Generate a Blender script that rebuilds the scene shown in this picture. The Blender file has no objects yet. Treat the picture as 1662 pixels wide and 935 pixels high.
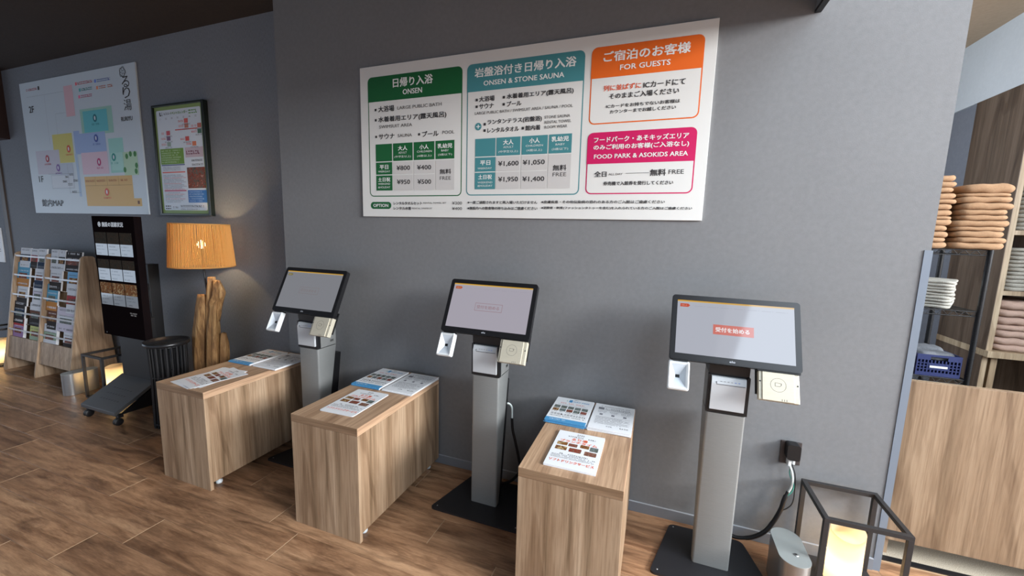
import bpy, math, random
from mathutils import Vector, Matrix
random.seed(7)
S = bpy.context.scene
COL = S.collection

# ---------------------------------------------------------------- camera
cd = bpy.data.cameras.new('camera'); cam = bpy.data.objects.new('camera', cd); COL.objects.link(cam)
cd.sensor_width = 36; cd.lens = 36*649.12/1662; cd.clip_start = .05; cd.clip_end = 100
YAW, PITCH, ROLL = .346636, -.135473, .026475
fw = Vector((-math.sin(YAW)*math.cos(PITCH), math.cos(YAW)*math.cos(PITCH), math.sin(PITCH)))
r0 = fw.cross(Vector((0, 0, 1))).normalized(); u0 = r0.cross(fw)
rt = r0*math.cos(ROLL)+u0*math.sin(ROLL); up = -r0*math.sin(ROLL)+u0*math.cos(ROLL)
cam.matrix_world = Matrix(((rt.x, up.x, -fw.x, 0), (rt.y, up.y, -fw.y, -2.222), (rt.z, up.z, -fw.z, 1.55), (0, 0, 0, 1)))
S.camera = cam

# ---------------------------------------------------------------- world, daylight through the windows, added niche fill, exposure
w = bpy.data.worlds.new('world'); S.world = w; w.use_nodes = True
wb = w.node_tree.nodes['Background']; wb.inputs[0].default_value = (.62, .76, 1, 1); wb.inputs[1].default_value = 1.2
def area(name, loc, direction, sx, sy, power, color, spread=180):
    l = bpy.data.lights.new(name, 'AREA'); l.shape = 'RECTANGLE'; l.size = sx; l.size_y = sy; l.energy = power; l.color = color; l.spread = math.radians(spread)
    o = bpy.data.objects.new(name, l); COL.objects.link(o); o.location = loc
    o.rotation_euler = Vector(direction).to_track_quat('-Z', 'Y').to_euler(); return o
area('window_daylight', (7.55, -2.5, 3.5), (-1, 0, 0), 4.4, 1.8, 1600, (.95, .97, 1))
area('side_daylight', (-9.46, -2.6, 1.25), (1, 0, 0), 4.0, 2.1, 36, (.72, .86, 1))
area('skylight_daylight', (2.9, -3.5, 4.46), (0, 0, -1), 3.2, 3.4, 230, (.80, .91, 1))
area('front_daylight', (-4.3, -5.40, 1.75), (0, .60, -.80), 7.0, 1.5, 22, (.74, .87, 1), 130)
area('front_daylight', (3.4, -5.40, 2.0), (0, .75, -.66), 4.4, 3.0, 6, (.88, .95, 1), 140)
area('store_fill', (.26, 1.5, 2.2), (1, 0, 0), 1.2, 1.4, 26, (.88, .95, 1))  # added fill to brighten the towel niche, no known window behind it
S.view_settings.view_transform = 'Standard'; S.view_settings.look = 'None'
S.view_settings.exposure = -0.09; S.view_settings.gamma = 1; S.view_settings.use_curve_mapping = False

# ---------------------------------------------------------------- materials
def lin(c): return tuple(((v/255)/12.92 if v/255 <= .04045 else ((v/255+.055)/1.055)**2.4) for v in c)
MATS = {}
def col(r, g, b, rough=.55, metal=0., spec=.5):
    k = (r, g, b, rough, metal, spec)
    if k not in MATS:
        m = bpy.data.materials.new('tone_%d_%d_%d' % (r, g, b)); m.use_nodes = True
        p = m.node_tree.nodes['Principled BSDF']; p.inputs['Base Color'].default_value = (*lin((r, g, b)), 1)
        p.inputs['Roughness'].default_value = rough; p.inputs['Metallic'].default_value = metal; p.inputs['Specular IOR Level'].default_value = spec; MATS[k] = m
    return MATS[k]
class N:
    def __init__(s, name):
        s.m = bpy.data.materials.new(name); s.m.use_nodes = True; s.t = s.m.node_tree; s.p = s.t.nodes['Principled BSDF']
        s.tc = s.t.nodes.new('ShaderNodeTexCoord')
    def n(s, kind, **kw):
        x = s.t.nodes.new('ShaderNode'+kind)
        for k, v in kw.items(): setattr(x, k, v)
        return x
    def l(s, a, b): s.t.links.new(a, b)
    def mapped(s, scale, rnd=0):
        mp = s.n('Mapping'); mp.inputs['Scale'].default_value = scale; s.l(s.tc.outputs['Object'], mp.inputs[0])
        if rnd:
            oi = s.n('ObjectInfo'); mu = s.n('Math', operation='MULTIPLY'); mu.inputs[1].default_value = rnd; s.l(oi.outputs['Random'], mu.inputs[0])
            cb = s.n('CombineXYZ'); [s.l(mu.outputs[0], cb.inputs[i]) for i in range(3)]; s.l(cb.outputs[0], mp.inputs['Location'])
        return mp.outputs[0]
    def noise(s, vec, scale, detail=4, rough=.55, dist=0):
        x = s.n('TexNoise'); x.inputs['Scale'].default_value = scale; x.inputs['Detail'].default_value = detail
        x.inputs['Roughness'].default_value = rough; x.inputs['Distortion'].default_value = dist; s.l(vec, x.inputs['Vector']); return x.outputs['Fac']
    def ramp(s, fac, stops):
        x = s.n('ValToRGB'); e = x.color_ramp.elements
        while len(e) < len(stops): e.new(.5)
        for q, (pos, c) in zip(e, stops): q.position = pos; q.color = (*lin(c), 1)
        s.l(fac, x.inputs[0]); return x.outputs[0]
    def mix(s, a, b, fac, blend='MIX'):
        x = s.n('Mix', data_type='RGBA', blend_type=blend)
        if isinstance(fac, float): x.inputs[0].default_value = fac
        else: s.l(fac, x.inputs[0])
        s.l(a, x.inputs[6]); s.l(b, x.inputs[7]); return x.outputs[2]
    def bump(s, fac, strength, dist=.002):
        b = s.n('Bump'); b.inputs['Strength'].default_value = strength; b.inputs['Distance'].default_value = dist
        s.l(fac, b.inputs['Height']); s.l(b.outputs[0], s.p.inputs['Normal'])
def oak(name, grain, dark=(134, 112, 86), mid=(180, 153, 124), light=(198, 174, 146), rnd=0):
    m = N(name); sc = {'z': (1, 1, .035), 'y': (1, .035, 1), 'x': (.035, 1, 1)}[grain]
    v = m.mapped(sc, rnd)
    a = m.noise(v, 16, 5, .6, .6); b = m.noise(v, 130, 3, .6); big = m.noise(v, 5, 2, .5, .8)
    c1 = m.ramp(a, [(.30, dark), (.48, mid), (.70, light)])
    c2 = m.ramp(b, [(.34, (186, 174, 162)), (.58, (255, 255, 255))])
    c3 = m.ramp(big, [(.35, (212, 203, 194)), (.60, (255, 255, 255))])
    wv = m.n('TexWave', wave_type='BANDS', bands_direction='DIAGONAL'); wv.inputs['Scale'].default_value = 2.2; wv.inputs['Distortion'].default_value = 9; wv.inputs['Detail'].default_value = 3; wv.inputs['Detail Scale'].default_value = 1.3
    sv = {'z': (1, 1, .16), 'y': (1, .16, 1), 'x': (.16, 1, 1)}[grain]; m.l(m.mapped(sv, rnd), wv.inputs['Vector'])
    c4 = m.ramp(wv.outputs['Fac'], [(.03, (176, 160, 144)), (.09, (255, 255, 255))])
    c = m.mix(c1, c2, .55, 'MULTIPLY'); c = m.mix(c, c3, .8, 'MULTIPLY'); c = m.mix(c, c4, .42, 'MULTIPLY'); m.l(c, m.p.inputs['Base Color'])
    m.p.inputs['Roughness'].default_value = .5; m.bump(b, .25, .001); return m.m
OAK_Z = oak('oak_laminate_upright_grain', 'z'); OAK_Y = oak('oak_laminate_long_grain', 'y', (166, 132, 104), (200, 166, 134), (216, 184, 152))  # upright oak toned darker than the tops, imitating how light falls on them
OAK_COUNTER_SHADE = oak('oak_laminate_counter_shade', 'z', (120, 98, 74), (152, 128, 102), (170, 147, 120))  # stand laminate with the counter's weaker light put into its colour
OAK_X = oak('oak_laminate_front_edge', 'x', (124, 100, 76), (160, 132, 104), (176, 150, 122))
OAK_EDGE = oak('oak_laminate_cross_grain', 'x')
OAK_DARK = oak('oak_laminate_shaded_grain', 'z', (84, 70, 57), (106, 90, 75), (120, 103, 88))  # oak with the towel niche's shade put into its tone
OAK_PALE = oak('pale_oak_edge', 'z', (176, 156, 128), (196, 177, 148), (208, 190, 162))
def plank_mat():
    m = N('smoked_oak_vinyl'); v = m.mapped((.42, 3.4, 1), 37)
    a = m.noise(v, 2.2, 6, .6, .35); b = m.noise(v, 9, 6, .62, .5); f = m.noise(m.mapped((3, 60, 1), 11), 8, 3, .6)
    k = m.noise(m.mapped((1.1, 4.2, 1), 53), 2.3, 4, .55, .9)
    c1 = m.ramp(a, [(.26, (150, 118, 92)), (.48, (196, 158, 124)), (.70, (220, 184, 148))])
    c2 = m.ramp(b, [(.32, (150, 132, 120)), (.60, (255, 255, 255))])
    c3 = m.ramp(k, [(.30, (142, 128, 122)), (.50, (255, 250, 246))])
    c4 = m.ramp(f, [(.35, (205, 198, 190)), (.6, (255, 255, 255))])
    c = m.mix(c1, c2, .75, 'MULTIPLY'); c = m.mix(c, c3, .75, 'MULTIPLY'); c = m.mix(c, c4, .6, 'MULTIPLY')
    oi = m.n('ObjectInfo'); tone = m.ramp(oi.outputs['Random'], [(0, (222, 214, 208)), (1, (255, 250, 244))])
    c = m.mix(c, tone, 1.0, 'MULTIPLY'); m.l(c, m.p.inputs['Base Color'])
    m.p.inputs['Roughness'].default_value = .38; m.bump(f, .2, .001); return m.m
PLANK = plank_mat()
def wall_mat(name, c0, c1, weave):
    m = N(name); g = m.noise(m.mapped((1, 1, 1)), 260, 3, .6); s = m.noise(m.mapped((weave, weave, 1)), 40, 3, .6); b = m.noise(m.mapped((1, 1, 1)), 1.3, 2)
    c = m.ramp(s, [(.3, c0), (.7, c1)]); cb = m.ramp(b, [(.3, (240, 240, 240)), (.7, (255, 255, 255))])
    m.l(m.mix(c, cb, .7, 'MULTIPLY'), m.p.inputs['Base Color']); m.p.inputs['Roughness'].default_value = .85; m.bump(g, .35, .001); return m.m
WALL = wall_mat('grey_wallpaper', (122, 123, 124), (128, 129, 130), 1)
WALL_LINEN = wall_mat('linen_wallpaper', (112, 116, 122), (132, 136, 142), 6)
WALL_DARK = wall_mat('shaded_grey_paint', (120, 124, 134), (126, 130, 140), 1)
WHITE_WALL = wall_mat('pale_paint', (205, 212, 218), (210, 217, 223), 1)
TAN = wall_mat('tan_ceiling_paint', (186, 165, 140), (194, 173, 148), 1)
CEIL_DARK = wall_mat('dark_brown_ceiling', (44, 34, 28), (52, 41, 34), 1)
CARPET = wall_mat('mottled_carpet', (124, 114, 98), (204, 192, 170), 8)
BLACK = col(18, 18, 20, .45); BLACKM = col(26, 26, 28, .35); SATIN = col(34, 34, 37, .4)
DKMETAL = col(44, 42, 42, .5)
def brushed(name, c, rough, metal=1.0):
    m = N(name); f = m.noise(m.mapped((2, 2, 90)), 12, 3); cc = m.ramp(f, [(.3, tuple(int(v*.94) for v in c)), (.7, c)])
    m.l(cc, m.p.inputs['Base Color']); m.p.inputs['Metallic'].default_value = metal; m.p.inputs['Roughness'].default_value = rough; return m.m
SILVER = brushed('silver_powder_coat', (142, 144, 142), .5, .3)
ALU = brushed('brushed_aluminium', (178, 180, 180), .34, .85)
CHAMP = brushed('champagne_plastic', (205, 198, 178), .42, .15)
WHITE_P = col(226, 230, 230, .35); LGREY_P = col(196, 200, 202, .4)
PAPER = col(232, 234, 236, .6); CLEAR = None
def glassy():
    m = N('clear_acrylic'); m.p.inputs['Base Color'].default_value = (.9, .95, 1, 1); m.p.inputs['Roughness'].default_value = .08
    m.p.inputs['Alpha'].default_value = .45; return m.m
CLEAR = glassy()
def screen_mat(name, c, strength):
    m = N(name); m.p.inputs['Base Color'].default_value = (.02, .02, .02, 1); m.p.inputs['Roughness'].default_value = .06
    m.p.inputs['Emission Color'].default_value = (*lin(c), 1); m.p.inputs['Emission Strength'].default_value = strength; return m.m
def photo_mat(name, stops, scale=40):
    m = N(name); a = m.noise(m.mapped((1, 1, 1)), scale, 5, .7, 1.0); n = len(stops)
    m.l(m.ramp(a, [(.3+.4*i/(n-1), c) for i, c in enumerate(stops)]), m.p.inputs['Base Color']); m.p.inputs['Specular IOR Level'].default_value = .1; m.p.inputs['Roughness'].default_value = .8; return m.m
FOOD = photo_mat('food_photo', [(44, 30, 22), (150, 100, 52), (90, 46, 30), (196, 168, 120), (60, 70, 40)])
FOOD2 = photo_mat('meat_photo', [(50, 40, 40), (140, 60, 44), (110, 84, 70), (190, 150, 130)])
SCENEP = photo_mat('landscape_photo', [(50, 60, 66), (120, 130, 130), (80, 84, 70), (190, 196, 198)])
FOODDK = photo_mat('dim_food_photo', [(16, 14, 12), (60, 46, 32), (34, 34, 26), (84, 74, 60)], 26)
CROWDP = photo_mat('busy_photo', [(40, 36, 34), (110, 104, 98), (130, 54, 40), (190, 180, 170)], 34)
def towel_mat(name, a, b):
    m = N(name); f = m.noise(m.mapped((1, 1, 1)), 320, 4, .7); g = m.noise(m.mapped((1, 1, 3)), 12, 3)
    c = m.mix(m.ramp(f, [(.3, a), (.7, b)]), m.ramp(g, [(.3, (225, 222, 218)), (.7, (255, 255, 255))]), .8, 'MULTIPLY')
    m.l(c, m.p.inputs['Base Color']); m.p.inputs['Roughness'].default_value = .95; m.bump(f, .6, .003); return m.m
TOWEL = towel_mat('tan_terry', (158, 122, 90), (182, 148, 114)); TOWELP = towel_mat('pink_terry', (188, 158, 142), (212, 184, 168))
CLOTH = towel_mat('grey_cotton', (150, 148, 138), (206, 204, 194)); CLOTHD = towel_mat('slate_cotton', (84, 88, 94), (130, 134, 140))
def driftwood_mat():
    m = N('driftwood'); v = m.mapped((1, 1, .12)); a = m.noise(v, 40, 6, .65, 1.2); b = m.noise(m.mapped((1, 1, .3)), 9, 4, .6, 1)
    c = m.mix(m.ramp(a, [(.28, (92, 62, 34)), (.5, (158, 118, 72)), (.72, (196, 160, 108))]), m.ramp(b, [(.3, (190, 176, 160)), (.6, (255, 255, 255))]), .8, 'MULTIPLY')
    m.l(c, m.p.inputs['Base Color']); m.p.inputs['Roughness'].default_value = .7; m.bump(a, .8, .006); return m.m
DRIFT = driftwood_mat()
def translucent(name, c, mixf, rough=.6):
    m = bpy.data.materials.new(name); m.use_nodes = True; t = m.node_tree; t.nodes.clear()
    d = t.nodes.new('ShaderNodeBsdfDiffuse'); r = t.nodes.new('ShaderNodeBsdfTranslucent'); x = t.nodes.new('ShaderNodeMixShader'); o = t.nodes.new('ShaderNodeOutputMaterial')
    d.inputs[0].default_value = (*lin(c), 1); r.inputs[0].default_value = (*lin(c), 1); x.inputs[0].default_value = mixf
    t.links.new(d.outputs[0], x.inputs[1]); t.links.new(r.outputs[0], x.inputs[2]); t.links.new(x.outputs[0], o.inputs[0]); return m
CORD = translucent('paper_cord', (222, 178, 108), .5); CANDLE = translucent('frosted_lamp_glass', (255, 236, 204), .75)
def emit(name, c, strength):
    m = bpy.data.materials.new(name); m.use_nodes = True; t = m.node_tree; t.nodes.clear()
    e = t.nodes.new('ShaderNodeEmission'); o = t.nodes.new('ShaderNodeOutputMaterial'); e.inputs[0].default_value = (*lin(c), 1); e.inputs[1].default_value = strength
    t.links.new(e.outputs[0], o.inputs[0]); return m

# ---------------------------------------------------------------- mesh builder
def I(x): return x
class B:
    def __init__(s): s.v = []; s.f = []; s.fm = []; s.mats = []; s.sm = []
    def mi(s, m):
        if m not in s.mats: s.mats.append(m)
        return s.mats.index(m)
    def add(s, vs, fs, mat, fn=None, smooth=False):
        o = len(s.v); s.v += [tuple(fn(*p)) if fn else tuple(p) for p in vs]; k = s.mi(mat)
        for f in fs: s.f.append(tuple(i+o for i in f)); s.fm.append(k); s.sm.append(smooth)
        return s
    def box(s, x0, x1, y0, y1, z0, z1, mat, fn=None):
        vs = [(x, y, z) for z in (z0, z1) for y in (y0, y1) for x in (x0, x1)]
        return s.add(vs, [(0, 2, 3, 1), (4, 5, 7, 6), (0, 1, 5, 4), (2, 6, 7, 3), (0, 4, 6, 2), (1, 3, 7, 5)], mat, fn)
    def prism(s, poly, a0, a1, mat, fn=None, smooth=False, ends=True):   # poly (u,v), extruded along third
        n = len(poly); vs = [(u, v, a0) for u, v in poly]+[(u, v, a1) for u, v in poly]
        fs = [(i, (i+1) % n, n+(i+1) % n, n+i) for i in range(n)]
        s.add(vs, fs, mat, fn, smooth)
        if ends: s.add(vs, [tuple(range(n))[::-1], tuple(range(n, 2*n))], mat, fn)
        return s
    def tube(s, pts, r, mat, n=8, fn=None, closed=False, caps=True):
        P = [Vector(p) for p in pts]; rs = r if isinstance(r, (list, tuple)) else [r]*len(P); vs = []; m = len(P); ref = None
        for i, p in enumerate(P):
            a = P[(i-1) % m] if (i > 0 or closed) else p; b = P[(i+1) % m] if (i < m-1 or closed) else p
            d = (b-a).normalized()
            if ref is None: ref = Vector((0, 0, 1)) if abs(d.z) < .9 else Vector((1, 0, 0))
            s1 = d.cross(ref).normalized(); s2 = d.cross(s1).normalized()
            if i and 1: pass
            ref = s1.cross(d).normalized() if abs(s1.cross(d).dot(ref)) > .1 else ref
            for k in range(n):
                t = 2*math.pi*k/n; q = p+s1*math.cos(t)*rs[i]+s2*math.sin(t)*rs[i]; vs.append(tuple(q))
        fs = [(i*n+k, i*n+(k+1) % n, ((i+1) % m)*n+(k+1) % n, ((i+1) % m)*n+k) for i in range(m if closed else m-1) for k in range(n)]
        s.add(vs, fs, mat, fn, True)
        if caps and not closed: s.add(vs, [tuple(range(n))[::-1], tuple(range((m-1)*n, m*n))], mat, fn)
        return s
    def lathe(s, prof, cx, cy, mat, n=32, fn=None, smooth=True, sx=1, sy=1):
        vs = [(cx+r*math.cos(2*math.pi*k/n)*sx, cy+r*math.sin(2*math.pi*k/n)*sy, z) for r, z in prof for k in range(n)]
        fs = [(i*n+k, i*n+(k+1) % n, (i+1)*n+(k+1) % n, (i+1)*n+k) for i in range(len(prof)-1) for k in range(n)]
        return s.add(vs, fs, mat, fn, smooth)
    def done(s, name, parent=None, bevel=0, seg=2, origin=None, kind=None, label=None):
        me = bpy.data.meshes.new(name); o = bpy.data.objects.new(name, me); COL.objects.link(o)
        org = Vector(origin) if origin else Vector((0, 0, 0)); off = org
        if parent is not None:
            o.parent = parent; off = parent.get('_org') and Vector(parent['_org']) or Vector((0, 0, 0)); o['_org'] = tuple(off)
        else: o.location = org; o['_org'] = tuple(org)
        me.from_pydata([tuple(Vector(p)-off) for p in s.v], [], s.f)
        for m in s.mats: me.materials.append(m)
        me.polygons.foreach_set('material_index', s.fm); me.polygons.foreach_set('use_smooth', s.sm); me.update()
        if bevel:
            b = o.modifiers.new('edge', 'BEVEL'); b.width = bevel; b.segments = seg; b.limit_method = 'ANGLE'; b.angle_limit = .7
            b.harden_normals = False
        if kind: o['kind'] = kind
        if label: o['label'] = label
        return o
def tag(o, label, cat, group=None, kind=None):
    o['label'] = label; o['category'] = cat
    if group: o['group'] = group
    if kind: o['kind'] = kind
    return o
def thing(name, loc, label, cat, group=None):
    o = bpy.data.objects.new(name, None); COL.objects.link(o); o.location = loc; o['_org'] = tuple(loc); o.empty_display_size = .1
    return tag(o, label, cat, group)
def copy_tree(o, parent=None):
    c = o.copy(); COL.objects.link(c)
    if parent: c.parent = parent
    for ch in list(o.children): copy_tree(ch, c)
    return c
def rrect(u0, u1, v0, v1, r, k=5):
    out = []
    for cx, cy, a in ((u1-r, v1-r, 0), (u0+r, v1-r, 90), (u0+r, v0+r, 180), (u1-r, v0+r, 270)):
        for i in range(k+1): t = math.radians(a+90*i/k); out.append((cx+r*math.cos(t), cy+r*math.sin(t)))
    return out
_tc = {}
def glyphs(text, bold):
    k = (text, bold)
    if k not in _tc:
        c = bpy.data.curves.new('t', 'FONT'); c.body = text; c.size = 1; c.resolution_u = 2; c.offset = 0
        o = bpy.data.objects.new('t', c); COL.objects.link(o); dg = bpy.context.evaluated_depsgraph_get(); me = o.evaluated_get(dg).to_mesh()
        v = [(p.co.x, p.co.y) for p in me.vertices]; f = [tuple(p.vertices) for p in me.polygons]
        o.evaluated_get(dg).to_mesh_clear(); bpy.data.objects.remove(o); bpy.data.curves.remove(c)
        if v:
            a, b = min(p[0] for p in v), max(p[0] for p in v); c0, d = min(p[1] for p in v), max(p[1] for p in v)
            v = [((x-a)/max(b-a, 1e-6), (y-c0)/max(d-c0, 1e-6)) for x, y in v]
        _tc[k] = (v, f)
    return _tc[k]
class Art:          # flat print laid on a surface: origin, two in-plane axes and a normal
    def __init__(s, b, O, U, V, Nn, step=.0005):
        s.b = b; s.O, s.U, s.V, s.N, s.step = map(lambda q: Vector(q) if not isinstance(q, float) else q, (O, U, V, Nn, step)); s.c = 0
    def fn(s, lay): return lambda u, v, n=0: s.O+s.U*u+s.V*v+s.N*(lay*s.step+n)
    def poly(s, pts, mat, lay=1):
        if abs(pts[0][0]-pts[2][0])*abs(pts[0][1]-pts[2][1]) > 4e-5: s.c += 1
        s.b.add([(u, v, min(s.c*4e-6, s.step*.8)) for u, v in pts], [tuple(range(len(pts)))], mat, s.fn(lay)); return s
    def rect(s, u0, u1, v0, v1, mat, lay=1): return s.poly([(u0, v0), (u1, v0), (u1, v1), (u0, v1)], mat, lay)
    def rr(s, u0, u1, v0, v1, r, mat, lay=1): return s.poly(rrect(u0, u1, v0, v1, r), mat, lay)
    def circ(s, u, v, r, mat, lay=1, ry=None, n=20): return s.poly([(u+r*math.cos(2*math.pi*i/n), v+(ry or r)*math.sin(2*math.pi*i/n)) for i in range(n)], mat, lay)
    def ring(s, u, v, r, wd, mat, lay=1, n=28):
        P = [(u+q*math.cos(2*math.pi*i/n), v+q*math.sin(2*math.pi*i/n), 0) for q in (r, r-wd) for i in range(n)]
        s.b.add(P, [(i, (i+1) % n, n+(i+1) % n, n+i) for i in range(n)], mat, s.fn(lay)); return s
    def text(s, t, u0, u1, vc, h, mat, lay=3, bold=1):
        v, f = glyphs(t, bold)
        for i, (dx, dy) in enumerate(((0, 0), (1, .6), (-1, -.6), (1, -.6), (-1, .6)) if bold else ((0, 0),)):
            k = h*(.030 if bold == 1 else .014); s.b.add([(u0+(u1-u0)*x+dx*k, vc-h/2+h*y+dy*k, i*3e-5) for x, y in v], f, mat, s.fn(lay))
        return s
    def grey(s, u0, u1, vc, h, mat, lay=2, fill=.9, seed=0):      # a line of print too small to read
        rnd = random.Random(hash((round(u0, 3), round(vc, 3), seed)) & 0xffff); u = u0
        while u < u1:
            wd = h*rnd.uniform(.5, 1.0); q = rnd.random()
            if q < fill:
                a = min(u+wd, u1)
                s.rect(u, a, vc-h*.5, vc-h*.22, mat, lay)
                s.rect(u, a, vc+h*.2, vc+h*.5, mat, lay) if rnd.random() < .7 else s.rect(u, (u+a)/2, vc-h*.2, vc+h*.5, mat, lay)
            u += wd+h*.25
        return s

# ================================================================ the setting
def struct(name, b, parent=None, **k): return b.done(name, parent, kind='structure', **k)
floor = struct('floor', B().box(-9.5, 7.7, -5.6, -2.117, -.12, -.003, PLANK).box(2.6, 7.7, -2.117, .105, -.12, -.003, PLANK).box(-9.5, -8.1, -2.117, .105, -.12, -.003, PLANK).box(-8.1, 2.6, -2.117, .105, -.12, -.003, col(176, 146, 114)).box(-9.5, -2.6, .105, .3, -.12, -.003, PLANK), label='smoked brown wood-look plank floor')
PW, PL = .183, 1.225; SEAM = col(184, 154, 122, .6)
offs = {-10: -2.87, -9: -2.549, -8: -2.355, -7: -1.628, -6: -1.833, -5: -2.21, -4: -2.95, -3: -2.52, -2: -2.05}
pm = {}
def plank_mesh(L, W):
    k = (round(L, 3), round(W, 3))
    if k not in pm:
        b = B(); g = .0009; c = .0016; x0, x1, y0, y1 = g, L-g, g, W-g
        vs = [(x0, y0, -.003), (x1, y0, -.003), (x1, y1, -.003), (x0, y1, -.003), (x0, y0, -.0012), (x1, y0, -.0012), (x1, y1, -.0012), (x0, y1, -.0012),
              (x0+c, y0+c, 0), (x1-c, y0+c, 0), (x1-c, y1-c, 0), (x0+c, y1-c, 0)]
        b.add(vs, [(0, 1, 5, 4), (1, 2, 6, 5), (2, 3, 7, 6), (3, 0, 4, 7), (4, 5, 9, 8), (5, 6, 10, 9), (6, 7, 11, 10), (7, 4, 8, 11), (8, 9, 10, 11)], PLANK)
        for q in (5, 7): b.fm[q] = b.mi(SEAM)
        o = b.done('plank', floor); pm[k] = o.data; bpy.data.objects.remove(o)
    return pm[k]
def lay_plank(x0, x1, y0, y1):
    o = bpy.data.objects.new('plank', plank_mesh(x1-x0, y1-y0)); COL.objects.link(o); o.parent = floor; o.location = (x0, y0, 0)
Y0 = -1.385
for k in range(-13, 1):
    y = Y0+(k+9)*PW; y1 = y+PW
    off = offs.get(k, random.uniform(-3, -1.8))
    x = off-PL*5
    while x < 2.6:
        a, b_, c_, d_ = max(x, -8.1), min(x+PL, 2.6), y, y1
        xe = 2.6 if True else 0
        if d_ > -.004 and c_ < .1:                       # rows at the wall foot: cut where the wall stands
            for (s0, s1, yt) in ((-8.1, -2.6, .149), (1.094, 2.6, .09)):
                p, q = max(a, s0), min(b_, s1)
                if q-p > .03 and min(d_, yt)-c_ > .02: lay_plank(p, q, c_, min(d_, yt))
            p, q = max(a, -2.6), min(b_, 1.094)
            if q-p > .03 and c_ < -.02: lay_plank(p, q, c_, -.001)
        elif b_-a > .03 and c_ < .1: lay_plank(a, b_, c_, d_)
        x += PL
struct('floor.001', B().box(.2, 3.6, .125, 2.6, -.12, .001, CARPET), label='mottled grey carpet behind the counter panel')
struct('trim_1', B().box(1.094, 3.6, .092, .125, -.11, .004, BLACK), label='dark threshold strip between planks and carpet')
struct('wall_back', B().box(-2.6, 1.094, 0, .118, 0, 4.6, WALL), label='smooth grey wall behind the reception machines')
struct('wall_left', B().box(-6.95, -2.6, .15, .27, 0, 3.3, WALL_LINEN), label='linen-textured grey wall set back beside the smooth wall')
struct('wall_left.001', B().box(-9.5, -7.03, .15, .27, 0, 3.3, WALL_LINEN))
struct('trim_2', B().box(-7.03, -6.95, .135, .27, 0, 3.12, col(70, 58, 50)), label='dark wooden upright at the left end of the wall')
struct('trim_3', B().box(-8.2, -6.70, .02, .15, 2.42, 3.12, col(66, 46, 40)), label='dark reddish header box high on the left')
struct('wall_side', B().box(-9.62, -9.5, -5.6, -4.6, 0, 3.3, WALL_LINEN).box(-9.62, -9.5, -.6, .3, 0, 3.3, WALL_LINEN).box(-9.62, -9.5, -4.6, -.6, 0, .2, WALL_LINEN).box(-9.62, -9.5, -4.6, -.6, 2.3, 3.3, WALL_LINEN))
fb = B()
fb.box(-9.5, -7.9, -5.6, -5.5, 0, 3.3, WALL).box(-.7, 1.1, -5.6, -5.5, 0, 4.6, WALL).box(5.7, 7.7, -5.6, -5.5, 0, 4.6, WALL)
fb.box(-7.9, -.7, -5.6, -5.5, 0, .2, WALL).box(-7.9, -.7, -5.6, -5.5, 2.1, 3.3, WALL).box(1.1, 5.7, -5.6, -5.5, 0, .3, WALL).box(1.1, 5.7, -5.6, -5.5, 3.7, 4.6, WALL)
struct('wall_front', fb)
struct('wall_right', B().box(7.6, 7.7, -5.6, -4.7, 0, 4.6, WALL).box(7.6, 7.7, -.3, 2.6, 0, 4.6, WALL).box(7.6, 7.7, -4.7, -.3, 0, 2.6, WALL).box(7.6, 7.7, -4.7, -.3, 4.4, 4.6, WALL))
FR = col(60, 60, 62)
def win(name, horiz, a0, a1, z0, z1, c, n):
    b = B()
    def bx(p, q, r, s_): b.box(p, q, c-.03, c+.03, r, s_, FR) if horiz else b.box(c-.03, c+.03, p, q, r, s_, FR)
    for k in range(n+1): u = a0+(a1-a0)*k/n; bx(u-.025, u+.025, z0, z1)
    bx(a0, a1, z0-.025, z0+.025); bx(a0, a1, z1-.025, z1+.025); struct(name, b)
win('window_1', False, -4.7, -.3, 2.6, 4.4, 7.63, 4); win('window_2', True, -7.9, -.7, .2, 2.1, -5.53, 6); win('window_3', True, 1.1, 5.7, .3, 3.7, -5.53, 4)
win('window_4', False, -4.6, -.6, .2, 2.3, -9.56, 4)
struct('ceiling', B().box(-9.5, .57, -5.6, .3, 3.12, 3.3, CEIL_DARK), label='dark brown low ceiling')
hb = B(); Z0, Z1 = 4.5, 4.6
hb.box(.57, 1.3, -5.6, .1, Z0, Z1, WHITE_WALL).box(4.5, 7.7, -5.6, .1, Z0, Z1, WHITE_WALL).box(1.3, 4.5, -1.8, .1, Z0, Z1, WHITE_WALL).box(1.3, 4.5, -5.6, -5.2, Z0, Z1, WHITE_WALL)
struct('ceiling.001', hb)
struct('trim_4', B().box(.57, .59, -5.5, 0, 2.552, 4.5, WALL).box(.568, .592, -5.5, 0, 2.538, 2.552, BLACK), label='hanging partition above with dark lower edge')
struct('wall_back.001', B().box(1.094, 7.7, .02, .118, 3.11, 4.6, WALL))
struct('ceiling.002', B().box(.2, 7.7, .118, 2.6, 3.11, 3.2, TAN), label='tan ceiling over the towel store')
struct('wall_back.002', B().box(.2, 3.6, 2.35, 2.45, 0, 3.11, WALL_DARK))
struct('wall_back.003', B().box(.1, .2, .118, .9, 0, 3.11, WALL_DARK).box(.1, .2, 2.1, 2.6, 0, 3.11, WALL_DARK).box(.1, .2, .9, 2.1, 0, 1.5, WALL_DARK).box(.1, .2, .9, 2.1, 2.9, 3.11, WALL_DARK))  # unseen wall, gap added for the niche fill light
struct('wall_bulkhead', B().box(2.19, 3.6, .95, 2.35, 2.62, 3.11, WHITE_WALL), label='pale bulkhead above the towel shelves')
struct('wall_right.001', B().box(2.21, 2.3, 1.96, 2.35, 0, 2.62, WALL_DARK))
struct('wall_right.002', B().box(3.55, 3.65, .3, 2.6, 0, 3.11, WALL_DARK))
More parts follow.
